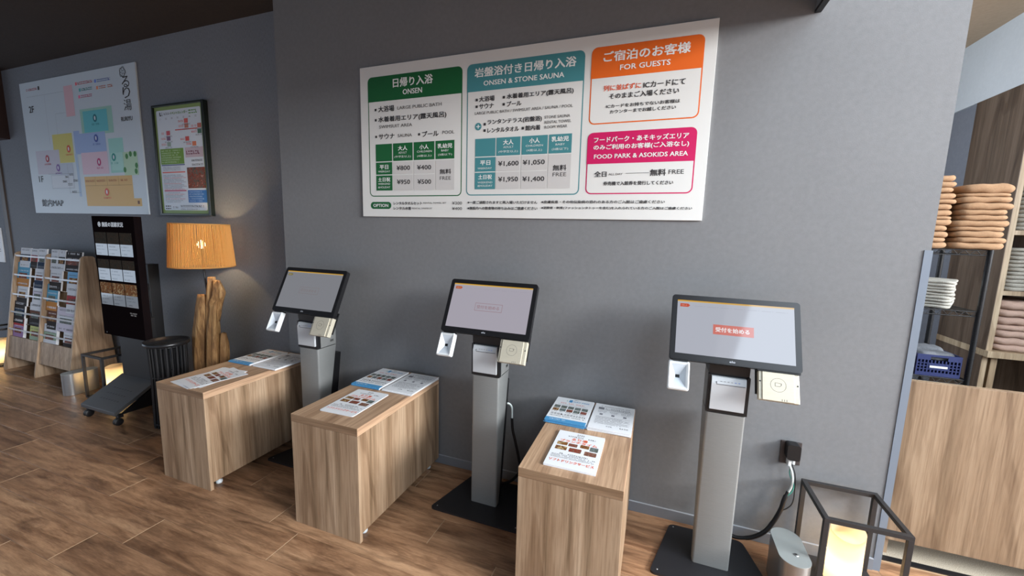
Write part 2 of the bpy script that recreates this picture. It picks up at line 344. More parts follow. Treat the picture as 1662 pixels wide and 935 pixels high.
gb = B().box(-2.6, 1.068, -.009, 0, 0, .057, col(122, 126, 132, .6)).box(-2.6, 1.068, -.0095, 0, .0572, .0592, col(170, 174, 180, .5))
struct('baseboard_back', gb, label='low grey baseboard with pale top lip')
struct('baseboard_left', B().box(-6.95, -2.6, .141, .15, 0, .059, col(118, 120, 124, .6)))
struct('trim_5', B().box(1.07, 1.099, -.004, .0, 0, 1.525, col(116, 126, 138, .5)).box(1.094, 1.099, 0, .118, 0, 1.525, col(116, 126, 138, .5)), label='pale blue corner guard at the wall end')

# ================================================================ big tariff sign
K = col(52, 50, 50); G_ = col(96, 94, 92); W_ = col(238, 238, 234)
GRN = col(16, 96, 48); TEA = col(70, 138, 144); ORG = col(232, 104, 24); MAG = col(204, 12, 92); ORT = col(216, 92, 56); CELL = col(206, 204, 200)
BOARDW = col(226, 226, 221, .5)
sg = B().box(-1.8706, .1925, -.012, -.0005, 1.6377, 2.5683, BOARDW).done('price_board', bevel=.001)
tag(sg, 'wide white bath price board with green, teal, orange and magenta panels', 'sign')
def art(b, y=-.012, x=0, z=0): return Art(b, (x, y, z), (1, 0, 0), (0, 0, 1), (0, -1, 0))
def panel(name, c, x0, x1, z0, z1, zh, label):
    b = B(); a = art(b); a.rr(x0, x1, z0, z1, .03, c, 1); a.rr(x0+.006, x1-.006, z0+.006, z1-.006, .025, BOARDW, 2)
    top = [p for p in rrect(x0, x1, z0, z1, .03) if p[1] > z1-.0301]; a.poly([(x1, zh)]+top+[(x0, zh)], c, 3); return b.done(name, sg, label=label)
panel('price_panel', GRN, -1.81, -1.138, 1.766, 2.503, 2.354, 'green day bathing panel')
panel('price_panel', TEA, -1.107, -.427, 1.768, 2.504, 2.3535, 'teal bathing and stone sauna panel')
panel('price_panel', ORG, -.393, .138, 2.128, 2.507, 2.356, 'orange overnight guests panel')
panel('price_panel', MAG, -.393, .138, 1.770, 2.087, 1.927, 'magenta food park panel')
def table(c, cols, zt, zh, zr, x0, xr, x1, label):
    b = B(); a = art(b)
    for p, q in cols: a.rect(p, q, zh, zt, c, 4)
    a.rect(x0, xr, zr[0]+.003, zh-.006, c, 4); a.rect(x0, xr, zr[1], zr[0]-.003, c, 4)
    for p, q in cols[1:3]: a.rect(p, q, zr[0]+.003, zh-.006, CELL, 4); a.rect(p, q, zr[1], zr[0]-.003, CELL, 4)
    a.rect(cols[3][0], cols[3][1], zr[1], zh-.006, CELL, 4); b.done('price_table', sg, label=label)
table(GRN, [(-1.757, -1.632), (-1.624, -1.479), (-1.471, -1.324), (-1.316, -1.187)], 2.094, 1.987, (1.902, 1.804), -1.757, -1.632, -1.187, 'green headed price table')
table(TEA, [(-1.050, -.922), (-.916, -.770), (-.762, -.612), (-.605, -.478)], 2.091, 1.991, (1.902, 1.804), -1.050, -.920, -.476, 'teal headed price table')
TXT=[("日帰り入浴", -1.6173, -1.3359, 2.4541, 0.0524, "w", 1),
("ONSEN", -1.5465, -1.4098, 2.3961, 0.0301, "w", 1),
("大浴場", -1.7301, -1.6118, 2.3072, 0.0351, "k", 1),
("LARGE PUBLIC BATH", -1.5876, -1.275, 2.3046, 0.0189, "g", .5),
("水着着用エリア(露天風呂)", -1.7315, -1.2424, 2.2424, 0.037, "k", 1),
("SWIMSUIT AREA", -1.7258, -1.4808, 2.2, 0.0183, "g", .5),
("サウナ", -1.7306, -1.6112, 2.1402, 0.0318, "k", 1),
("SAUNA", -1.5868, -1.4829, 2.1393, 0.0182, "g", .5),
("プール", -1.408, -1.2954, 2.1386, 0.0317, "k", 1),
("POOL", -1.2686, -1.1877, 2.1404, 0.0187, "g", .5),
("大人", -1.5863, -1.5185, 2.0635, 0.0276, "w", 1),
("ADULT", -1.5834, -1.522, 2.0359, 0.0119, "w", 0),
("(中学生以上)", -1.6132, -1.4919, 2.0114, 0.0159, "w", 0),
("小人", -1.4285, -1.3651, 2.0636, 0.0271, "w", 1),
("CHILDREN", -1.4475, -1.3422, 2.0364, 0.0116, "w", 0),
("(4歳以上)", -1.4461, -1.3438, 2.0099, 0.0155, "w", 0),
("乳幼児", -1.3013, -1.2018, 2.0632, 0.0265, "w", 1),
("BABY", -1.2757, -1.2251, 2.0359, 0.0114, "w", 0),
("(3歳以下)", -1.2982, -1.2029, 2.0118, 0.0152, "w", 0),
("平日", -1.728, -1.6623, 1.9512, 0.0258, "w", 1),
("WEEKDAY", -1.7406, -1.6478, 1.924, 0.0109, "w", 0),
("土日祝", -1.7417, -1.6487, 1.8735, 0.026, "w", 1),
("WEEKEND", -1.7424, -1.6492, 1.8461, 0.011, "w", 0),
("&HOLIDAY", -1.7428, -1.6496, 1.8248, 0.0124, "w", 0),
("¥800", -1.5979, -1.499, 1.9428, 0.028, "k", 1),
("¥400", -1.4465, -1.3469, 1.9416, 0.0274, "k", 1),
("¥950", -1.5959, -1.4998, 1.8565, 0.0282, "k", 1),
("¥500", -1.4439, -1.347, 1.855, 0.0277, "k", 1),
("無料", -1.2859, -1.2081, 1.9122, 0.0295, "k", 1),
("FREE", -1.2859, -1.2094, 1.8736, 0.0206, "k", 0),
("OPTION", -1.7837, -1.6668, 1.7091, 0.0196, "w", 1),
("レンタルタオルセット", -1.6245, -1.413, 1.723, 0.019, "k", 1),
("RENTAL TOWEL SET", -1.402, -1.24, 1.7249, 0.0093, "g", .5),
("¥300", -1.1994, -1.1329, 1.7241, 0.0181, "k", 0),
("レンタル水着", -1.625, -1.4933, 1.6916, 0.0192, "k", 1),
("RENTAL SWIMSUIT", -1.4852, -1.3394, 1.6914, 0.0094, "g", .5),
("¥400", -1.1992, -1.1326, 1.6917, 0.0182, "k", 0),
("※一度ご退館されますと再入場いただけません", -1.0951, -0.6595, 1.7276, 0.0174, "k", 1),
("※施設内への飲食物の持ち込みはご遠慮ください", -1.0946, -0.6583, 1.694, 0.0175, "k", 1),
("※皮膚疾患・その他伝染病の恐れのある方のご入館はご遠慮ください", -0.6357, 0.014, 1.7295, 0.0159, "k", 1),
("※泥酔者・刺青(ファッションタトゥーを含む)を入れられている方のご入館はご遠慮ください", -0.6344, 0.1432, 1.6966, 0.0158, "k", 1),
("岩盤浴付き日帰り入浴", -1.0576, -0.4734, 2.4543, 0.0494, "w", 1),
("ONSEN & STONE SAUNA", -1.002, -0.5346, 2.3939, 0.026, "w", 1),
("大浴場", -1.0278, -0.9329, 2.3089, 0.0284, "k", 1),
("水着着用エリア(露天風呂)", -0.8577, -0.4803, 2.3083, 0.0304, "k", 1),
("サウナ", -1.0272, -0.9374, 2.2695, 0.0273, "k", 1),
("プール", -0.8567, -0.7712, 2.2696, 0.0266, "k", 1),
("LARGE PUBLIC BATH / SWIMSUIT AREA / SAUNA / POOL", -1.0542, -0.4804, 2.2333, 0.015, "g", .5),
("+", -1.0448, -1.0198, 2.1598, 0.017, "w", 1),
("ランタンテラス(岩盤浴)", -0.9735, -0.6499, 2.1781, 0.0304, "k", 1),
("レンタルタオル", -0.9726, -0.7812, 2.1341, 0.0261, "k", 1),
("館内着", -0.7427, -0.657, 2.1333, 0.0266, "k", 1),
("STONE SAUNA", -0.6343, -0.4932, 2.1835, 0.0146, "g", .5),
("RENTAL TOWEL", -0.6332, -0.4861, 2.1568, 0.0147, "g", .5),
("ROOM WEAR", -0.6322, -0.5062, 2.131, 0.0147, "g", .5),
("大人", -0.8738, -0.813, 2.064, 0.0274, "w", 1),
("ADULT", -0.8731, -0.8109, 2.0371, 0.0108, "w", 0),
("(中学生以上)", -0.902, -0.7841, 2.0121, 0.0156, "w", 0),
("小人", -0.7175, -0.6583, 2.0649, 0.0268, "w", 1),
("CHILDREN", -0.7383, -0.6385, 2.0376, 0.0105, "w", 0),
("(4歳以上)", -0.7324, -0.6426, 2.0125, 0.0152, "w", 0),
("乳幼児", -0.5902, -0.495, 2.066, 0.0262, "w", 1),
("BABY", -0.5671, -0.5152, 2.0375, 0.0103, "w", 0),
("(3歳以下)", -0.5868, -0.4961, 2.0124, 0.0149, "w", 0),
("平日", -1.0163, -0.9525, 1.9544, 0.0259, "w", 1),
("WEEKDAY", -1.0326, -0.9422, 1.9236, 0.0099, "w", 0),
("土日祝", -1.0276, -0.9412, 1.874, 0.0261, "w", 1),
("WEEKEND", -1.0313, -0.9364, 1.8429, 0.01, "w", 0),
("&HOLIDAY", -1.031, -0.936, 1.8236, 0.0112, "w", 0),
("¥1,600", -0.9018, -0.7781, 1.9447, 0.0302, "k", 1),
("¥1,050", -0.7521, -0.6251, 1.9462, 0.0295, "k", 1),
("¥1,950", -0.8998, -0.7794, 1.8568, 0.0305, "k", 1),
("¥1,400", -0.7519, -0.6241, 1.8556, 0.0298, "k", 1),
("無料", -0.5766, -0.5012, 1.9135, 0.0301, "k", 1),
("FREE", -0.5764, -0.5008, 1.8781, 0.0198, "k", 0),
("ご宿泊のお客様", -0.3313, 0.0762, 2.4557, 0.0486, "w", 1),
("FOR GUESTS", -0.2466, -0.0087, 2.3976, 0.0245, "w", 1),
("列に並ばずに", -0.3226, -0.139, 2.3032, 0.0273, "o", 1),
("ICカードにて", -0.1268, 0.0662, 2.3022, 0.0275, "k", 1),
("そのままご入場ください", -0.2917, 0.0399, 2.2622, 0.027, "k", 1),
("ICカードをお持ちでないお客様は", -0.3054, 0.0485, 2.2137, 0.0178, "k", 1),
("カウンターまでお越しください", -0.2849, 0.0318, 2.1855, 0.0178, "k", 1),
("フードパーク・あそキッズエリア", -0.3591, 0.1015, 2.0491, 0.0277, "w", 1),
("のみご利用のお客様(ご入浴なし)", -0.3592, 0.1045, 2.0096, 0.0289, "w", 1),
("FOOD PARK & ASOKIDS AREA", -0.3546, 0.1033, 1.9641, 0.0215, "w", 1),
("全日", -0.3474, -0.2848, 1.8739, 0.0281, "k", 1),
("ALL DAY", -0.2734, -0.2023, 1.872, 0.01, "g", .5),
("無料", -0.0661, 0.0084, 1.8755, 0.0322, "k", 1),
("FREE", 0.0217, 0.0922, 1.8769, 0.0211, "k", 0),
("券売機で入館券を発行してください", -0.2979, 0.046, 1.825, 0.0197, "k", 1)]
b = B(); a = art(b); cm = {'w': W_, 'k': K, 'g': G_, 'o': ORT}
a.rr(-1.806, -1.644, 1.687, 1.732, .0224, GRN, 1); a.circ(-1.0325, 2.1595, .021, TEA, 4)
a.rect(-1.044, -1.021, 2.1575, 2.1615, W_, 5); a.rect(-1.0345, -1.0305, 2.148, 2.171, W_, 5)
for t, x0, x1, zc, h, c, bo in TXT: a.text(t, x0, x1, zc, h, cm[c], 5, bo)
for x, z in ((-1.752, 2.305), (-1.752, 2.243), (-1.751, 2.141), (-1.431, 2.139), (-1.044, 2.307), (-.876, 2.308), (-1.044, 2.27), (-.876, 2.27), (-.991, 2.17), (-.991, 2.135), (-.758, 2.134)):
    a.rect(x-.007, x+.007, z-.007, z+.007, K, 5)
a.rect(-.187, -.071, 1.874, 1.876, G_, 5)
b.done('lettering', sg)

# ================================================================ floor-plan board on the left wall
YM = .138
mp_ = B().box(-6.345, -4.415, YM, .1495, 1.635, 2.950, col(206, 218, 226, .5)).done('floor_map_board', bevel=.001)
tag(mp_, 'large white floor plan board with pastel coloured zones, headed MAP', 'sign')
b = B(); a = art(b, YM)
def R(x0, x1, z0, z1, c, lay=1): a.rect(x0, x1, z0, z1, col(*c), lay)
R(-5.55, -5.40, 2.57, 2.854, (226, 186, 194)); R(-5.32, -4.813, 2.381, 2.62, (160, 206, 190)); R(-5.276, -4.892, 2.403, 2.598, (104, 196, 204), 2)
R(-5.85, -5.50, 2.137, 2.417, (216, 206, 112)); R(-6.192, -5.758, 2.034, 2.27, (200, 198, 210)); R(-5.469, -4.954, 2.21, 2.40, (160, 184, 226)); R(-5.469, -5.37, 2.21, 2.43, (160, 184, 226))
R(-4.919, -4.695, 2.019, 2.33, (160, 216, 206)); R(-5.378, -4.951, 2.014, 2.22, (224, 196, 210), 2); R(-4.714, -4.503, 1.991, 2.20, (186, 218, 186), 2)
R(-5.369, -4.61, 1.71, 1.992, (222, 182, 112)); R(-4.61, -4.50, 1.71, 1.782, (222, 182, 112)); R(-5.78, -5.543, 1.94, 2.132, (190, 200, 214), 2); R(-5.484, -5.442, 1.802, 2.217, (176, 200, 226))
R(-5.958, -5.555, 1.884, 2.022, (188, 198, 208)); R(-5.95, -5.563, 1.892, 2.014, (212, 220, 228), 2); R(-4.90, -4.72, 2.04, 2.2, (176, 224, 214), 2)
R(-5.36, -4.62, 1.904, 1.907, (170, 130, 70), 3)
for x in (-5.19, -5.0, -4.82): R(x, x+.003, 1.905, 1.99, (170, 130, 70), 3)
for x, z in ((-4.658, 2.161), (-4.534, 2.178), (-4.526, 2.076), (-4.539, 2.025), (-4.703, 2.042), (-4.60, 2.18)):
    a.circ(x, z, .022, col(60, 132, 60), 3, .026, 8)
for x, z, c in ((-5.085, 2.527, (20, 120, 130)), (-5.102, 2.345, (60, 84, 170)), (-5.579, 2.268, (220, 84, 50)), (-5.984, 2.188, (180, 40, 60)), (-5.805, 2.092, (130, 84, 170)), (-5.094, 2.125, (190, 40, 110)), (-4.854, 2.161, (30, 150, 140)), (-5.019, 1.843, (226, 90, 70))):
    a.circ(x, z, .032, col(*c), 4, .036); a.circ(x, z, .012, col(226, 230, 234), 5, .02, 8); a.grey(x-.06, x+.06, z-.055, .014, col(*c), 4)
a.grey(-5.35, -5.2, 1.95, .016, col(170, 80, 50), 4); a.grey(-5.16, -5.03, 1.95, .016, col(170, 80, 50), 4); a.grey(-4.97, -4.85, 1.95, .016, col(170, 80, 50), 4); a.grey(-4.78, -4.68, 1.95, .016, col(170, 80, 50), 4)
for x0, x1, z, c in ((-5.30, -5.07, 2.855, (196, 60, 70)), (-4.99, -4.79, 2.85, (60, 90, 170)), (-5.25, -5.08, 2.795, (40, 130, 130)), (-4.97, -4.76, 2.79, (200, 100, 60)), (-5.27, -5.09, 2.735, (200, 70, 110))):
    a.rect(x0-.045, x0-.015, z-.014, z+.014, col(*[min(255, v+60) for v in c]), 1); a.grey(x0, x1, z, .022, col(*c), 2)
for x0, x1, z0, z1 in ((-6.234, -5.56, 2.806, 2.808), (-5.9, -5.898, 2.33, 2.8), (-5.74, -5.56, 2.61, 2.612), (-5.74, -5.738, 2.41, 2.61), (-6.0, -5.6, 2.03, 2.033), (-5.64, -5.637, 1.84, 2.12), (-5.64, -5.45, 1.84, 1.843)): a.rect(x0, x1, z0, z1, col(150, 158, 166), 3)
for x, z in ((-5.72, 2.0), (-5.63, 2.02), (-5.6, 1.85), (-5.56, 1.96), (-5.75, 1.955), (-5.66, 1.925)): a.grey(x, x+.08, z, .018, K, 4)
a.grey(-6.22, -6.02, 2.875, .02, col(190, 90, 100), 2); a.rect(-6.0, -5.975, 2.86, 2.895, col(60, 56, 56), 2); a.rect(-4.56, -4.53, 1.73, 1.76, col(120, 70, 40), 3)
a.text('2F', -6.21, -6.12, 2.685, .062, K); a.text('1F', -6.192, -6.11, 1.987, .06, K); a.text('館内MAP', -6.19, -5.79, 1.742, .074, K)
a.text('RURIYU', -4.683, -4.519, 2.488, .036, K)
for t, z in (('る', 2.80), ('り', 2.71), ('湯', 2.605)): a.text(t, -4.625, -4.515, z, .095, K, 3, 0)
a.ring(-4.60, 2.885, .04, .005, K, 3, 14)
for q in range(5): t = 2*math.pi*q/5; a.ring(-4.60+.03*math.cos(t), 2.885+.03*math.sin(t), .02, .003, K, 4, 10)
b.done('print', mp_)

# ================================================================ framed event calendar
ev = thing('poster_frame', (-3.88, .12, 2.1), 'tall narrow black-framed event calendar poster with green border', 'poster')
fbk = col(22, 30, 24, .4)
B().box(-4.205, -4.185, .112, .1495, 1.63, 2.56, fbk).box(-3.575, -3.545, .112, .1495, 1.63, 2.56, fbk).box(-4.185, -3.575, .112, .1495, 2.543, 2.56, fbk).box(-4.185, -3.575, .112, .1495, 1.63, 1.648, fbk).box(-4.2, -3.55, .125, .1495, 1.64, 2.55, BLACK).done('frame', ev, bevel=.002)
b = B(); a = art(b, .1245); a.rect(-4.185, -3.575, 1.648, 2.543, col(134, 158, 96), 0); a.rr(-4.162, -3.598, 1.675, 2.515, .015, col(212, 222, 232), 1)
RD = col(206, 74, 66); GY = col(120, 122, 130)
a.text('イベントカレンダー', -3.98, -3.76, 2.485, .024, col(96, 150, 70)); a.grey(-3.745, -3.61, 2.482, .03, col(96, 150, 70)); a.grey(-4.15, -4.08, 2.485, .03, K); a.grey(-4.06, -3.99, 2.485, .016, GY)
for q in range(7): a.grey(-4.12+q*.075, -4.10+q*.075, 2.445, .012, GY)
for x, z, c in ((-3.784, 2.414, (214, 96, 88)), (-3.782, 2.374, (190, 120, 100)), (-3.624, 2.367, (190, 110, 96)), (-3.626, 2.322, (70, 110, 90)), (-4.023, 2.326, (196, 84, 96)), (-3.784, 2.269, (206, 80, 74)), (-3.701, 2.226, (220, 128, 88)), (-4.023, 2.282, (120, 90, 120)), (-4.023, 2.234, (150, 170, 160))):
    a.rect(x-.024, x+.024, z-.018, z+.018, col(*c), 3); a.grey(x-.1, x-.035, z, .014, RD); a.grey(x-.05, x+.05, z-.028, .01, GY, 4)
a.rect(-3.93, -3.65, 2.342, 2.350, RD, 3)
a.rect(-4.149, -3.844, 2.067, 2.197, col(108, 150, 48), 3)
for q in range(6): a.grey(-4.135, -3.88-.02*(q % 3), 2.18-q*.019, .010, col(200, 220, 180), 4)
a.rect(-3.823, -3.60, 2.116, 2.198, col(196, 180, 190), 3); a.grey(-3.81, -3.64, 2.155, .03, col(120, 60, 80), 4); a.grey(-3.75, -3.61, 2.09, .014, K, 3); a.grey(-3.75, -3.61, 2.055, .014, K, 3)
a.rect(-3.819, -3.594, 1.861, 2.034, CROWDP, 3); a.rect(-3.829, -3.592, 1.741, 1.845, col(40, 108, 180), 3)
for q in range(5): a.grey(-3.815, -3.65+.02*(q % 2), 1.83-q*.019, .010, col(170, 200, 230), 4)
a.rect(-4.143, -3.843, 1.994, 2.004, col(220, 110, 96), 3); a.rect(-4.137, -3.846, 1.837, 1.848, col(196, 96, 120), 3); a.rect(-4.146, -3.84, 2.055, 2.064, col(90, 96, 140), 3)
for q in range(11): a.grey(-4.135, -3.9+.03*((q*7) % 3), 1.975-q*.012, .006, RD if q % 4 == 2 else GY, 3)
for q in range(7): a.grey(-4.13, -3.93+.03*((q*5) % 3), 1.825-q*.013, .006, RD if q % 3 == 1 else GY, 3)
for q in range(3): a.grey(-4.13, -3.9, 2.042-q*.012, .006, GY, 3)
a.grey(-4.14, -4.07, 1.70, .03, K); a.grey(-4.04, -3.97, 1.70, .014, GY); a.grey(-3.94, -3.64, 1.71, .016, K); a.grey(-3.94, -3.70, 1.685, .01, GY)
b.done('print', ev)
lp = B().box(-7.40, -7.17, .140, .1495, 1.06, 1.46, PAPER); a = art(lp, .140); a.grey(-7.36, -7.21, 1.3, .03, K); a.grey(-7.36, -7.21, 1.2, .03, K)
tag(lp.done('notice'), 'small white notice on the wall left of the dark upright', 'poster')

# ================================================================ low oak stands
def make_stand(x0, x1, label):
    t = thing('display_stand', ((x0+x1)/2, -.4, 0), label, 'stand', 'low oak stands against the wall')
    f, k = -.777, -.018
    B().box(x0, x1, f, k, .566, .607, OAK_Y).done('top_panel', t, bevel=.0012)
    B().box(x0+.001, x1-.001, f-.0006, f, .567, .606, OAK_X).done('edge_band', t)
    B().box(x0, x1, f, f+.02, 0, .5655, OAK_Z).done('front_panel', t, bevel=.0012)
    for xa in (x0, x1-.018): B().box(xa, xa+.018, f+.0205, k-.0, .045, .5655, OAK_Z).done('side_panel', t, bevel=.001)
    B().box(x0+.0185, x1-.0185, k-.018, k, .045, .5655, OAK_Z).done('back_panel', t)
    B().box(x0+.0185, x1-.0185, f+.0205, k-.0185, .045, .06, OAK_EDGE).done('bottom_panel', t)
    for x in (x0+.04, x1-.04):
        for y in (f+.075, k-.07):
            B().lathe([(.001, 0), (.016, 0), (.018, .006), (.018, .018), (.008, .021), (.008, .0445)], x, y, col(200, 206, 208, .35), 14).done('leveling_foot', t)
    return t
make_stand(-2.790, -2.372, 'oak box stand with fanned leaflets, farthest left of the stands')
make_stand(-1.709, -1.288, 'oak box stand with one round-cornered leaflet, between two ticket machines')
make_stand(-.474, -.056, 'oak box stand with a square-cut leaflet pile, nearest the camera')

# ================================================================ leaflets and information papers
def leaflet(cx, cy, z, th, rot, label, group=None, r=.0, w=.214, h=.306, printed=True, name='leaflet'):
    o_ = thing(name, (cx, cy, z), label, 'leaflet', group); o_.rotation_euler.z = math.radians(rot)
    b = B(); b.prism(rrect(cx-w/2, cx+w/2, cy-h/2, cy+h/2, max(r, .0008), 4), z, z+th, PAPER); b.done('sheet', o_)
    if printed:
        b = B(); a = Art(b, (cx, cy, z+th), (1, 0, 0), (0, 1, 0), (0, 0, 1), .0002); s_ = w/.214; OR = col(226, 96, 48); KK = col(60, 58, 58)
        a.grey(-.018*s_, .016*s_, .132*s_, .010, KK); a.grey(-.018*s_, .016*s_, .122*s_, .004, KK); a.grey(-.055*s_, .07*s_, .108*s_, .009, KK)
        a.text('るり湯', -.035*s_, .037*s_, .085*s_, .022, OR); a.text('ブランチタイム', -.083*s_, .083*s_, .061*s_, .021, OR)
        P = [(-.092, -.045, .020, .048, FOOD), (-.040, 0, .018, .044, FOOD2), (.012, .052, .022, .050, FOOD), (.056, .092, .010, .046, SCENEP),
             (-.092, -.040, -.022, .010, FOOD), (-.030, .024, -.026, .008, FOOD2), (.038, .090, -.032, .002, FOOD2)]
        for u0, u1, v0, v1, m in P: a.rr(u0*s_, u1*s_, v0*s_, v1*s_, .004, m, 1)
        a.grey(-.062*s_, .06*s_, -.052*s_, .009, KK); a.grey(-.094*s_, .094*s_, -.064*s_, .006, KK); a.grey(-.094*s_, .08*s_, -.074*s_, .005, KK); a.grey(-.094*s_, .09*s_, -.084*s_, .005, KK)
        a.text('ソフトドリンクサービス', -.094*s_, .094*s_, -.108*s_, .019, OR)
        b.done('print', o_)
    return o_
TOP = .6075
leaflet(-.277, -.572, TOP, .008, 0, 'leaflet pile lying square on the stand nearest the camera')
leaflet(-1.503, -.540, TOP, .003, 1.5, 'single round-cornered leaflet on the middle oak stand', r=.012)
g_ = 'fanned leaflets on the farthest left stand'
leaflet(-2.585, -.610, TOP, .0012, -9, 'lowest leaflet of the fan, turned right, on the farthest left oak stand', g_, printed=False)
leaflet(-2.575, -.600, TOP+.0014, .0012, -2, 'second leaflet from the bottom of the fan on the farthest left stand', g_, printed=False)
leaflet(-2.565, -.598, TOP+.0028, .0012, 4, 'third leaflet from the bottom of the fan on the farthest left stand', g_, printed=False)
leaflet(-2.550, -.602, TOP+.0042, .0012, -14, 'topmost leaflet of the fan on the farthest left oak stand', g_)
BLU = col(74, 148, 196); BLD = col(30, 60, 110)
def booklet(kind, cx, cy, z, th, rot, label, group, top):
    o = thing('info_sheet', (cx, cy, z), label, 'leaflet', group); o.rotation_euler.z = math.radians(rot); W2, H2 = .103, .150
    b = B(); b.box(cx-W2, cx+W2, cy-H2, cy+H2, z, z+th, PAPER).done('sheet', o)
    b = B(); a = Art(b, (cx, cy, z+th), (1, 0, 0), (0, 1, 0), (0, 0, 1), .0002)
    if kind == 'pass':
        a.rect(-W2, W2, -H2, -H2+.034, BLU, 1); b.box(cx-W2, cx+W2, cy-H2-.0004, cy-H2, z, z+th, BLU)
        if top:
            a.text('1', -.028, -.012, .112, .032, BLU, 3); a.text('DAY PASS', -.004, .082, .110, .013, BLU, 3); a.grey(-.075, -.036, .112, .016, col(150, 200, 190), 2); a.grey(-.005, .02, .135, .008, K)
            a.grey(-.07, .06, .076, .010, RD); a.grey(-.08, .08, .058, .006, GY)
            for q in range(5):
                u = -.093+.037*q; a.rect(u, u+.032, .008, .042, SCENEP, 2); a.rect(u, u+.032, -.030, .002, (FOOD, SCENEP, FOOD2, SCENEP, CROWDP)[q], 2); a.grey(u, u+.028, -.040, .007, K)
            a.grey(-.09, .09, -.068, .016, K, 2); a.grey(-.09, .09, -.092, .008, K, 2); a.grey(-.08, .0, -.132, .008, W_, 3)
    elif top:
        a.grey(-.07, .08, .118, .008, GY); a.rect(-.082, -.052, .078, .104, GY, 2); a.grey(-.045, .085, .096, .010, GY); a.rect(-.08, .09, .072, .0735, K, 2)
        a.grey(-.045, .085, .083, .008, GY)
        for q in range(3): u = -.08+.06*q; a.grey(u, u+.045, .055, .008, GY); a.grey(u, u+.04, .040, .006, GY); a.rect(u+.012, u+.028, .008, .026, GY, 2)
        for v in (-.010, -.028, -.046, -.064, -.082): a.rect(-.085, .088, v, v+.0015, K, 2); a.grey(-.08, .08-.03*((v*500) % 2), v-.008, .006, GY)
        a.grey(-.02, .01, -.112, .010, GY); a.grey(.045, .062, -.112, .010, K); a.grey(.066, .085, -.112, .010, K)
    if b.v: b.done('print', o)
    return o
def pile(xl, xr, z, n, ths, where, jit):
    for kind, cx, what in (('pass', xl, 'blue-edged day pass sheet'), ('table', xr, 'grey printed tariff sheet')):
        zz = z; g = what+'s piled on '+where
        for q in range(n):
            th = ths[q % len(ths)]; top = q == n-1; j = jit*(random.random()-.5)
            booklet(kind, cx+(0 if top else j), -.203-(.004*(q % 2)), zz, th, (0 if top else random.uniform(-1.6, 1.6)),
                    ('topmost '+what+' on '+where) if top else (('lowest ', 'second ', 'third ')[q]+what+' up, on '+where), g, top); zz += th+.0003
pile(-.378, -.160, TOP, 4, (.0045, .004, .005), 'the stand nearest the camera', .010)
pile(-1.597, -1.370, TOP, 3, (.004, .0035, .0045), 'the middle oak stand', .008)
pile(-2.665, -2.430, TOP, 3, (.003, .003, .004), 'the farthest left oak stand', .010)

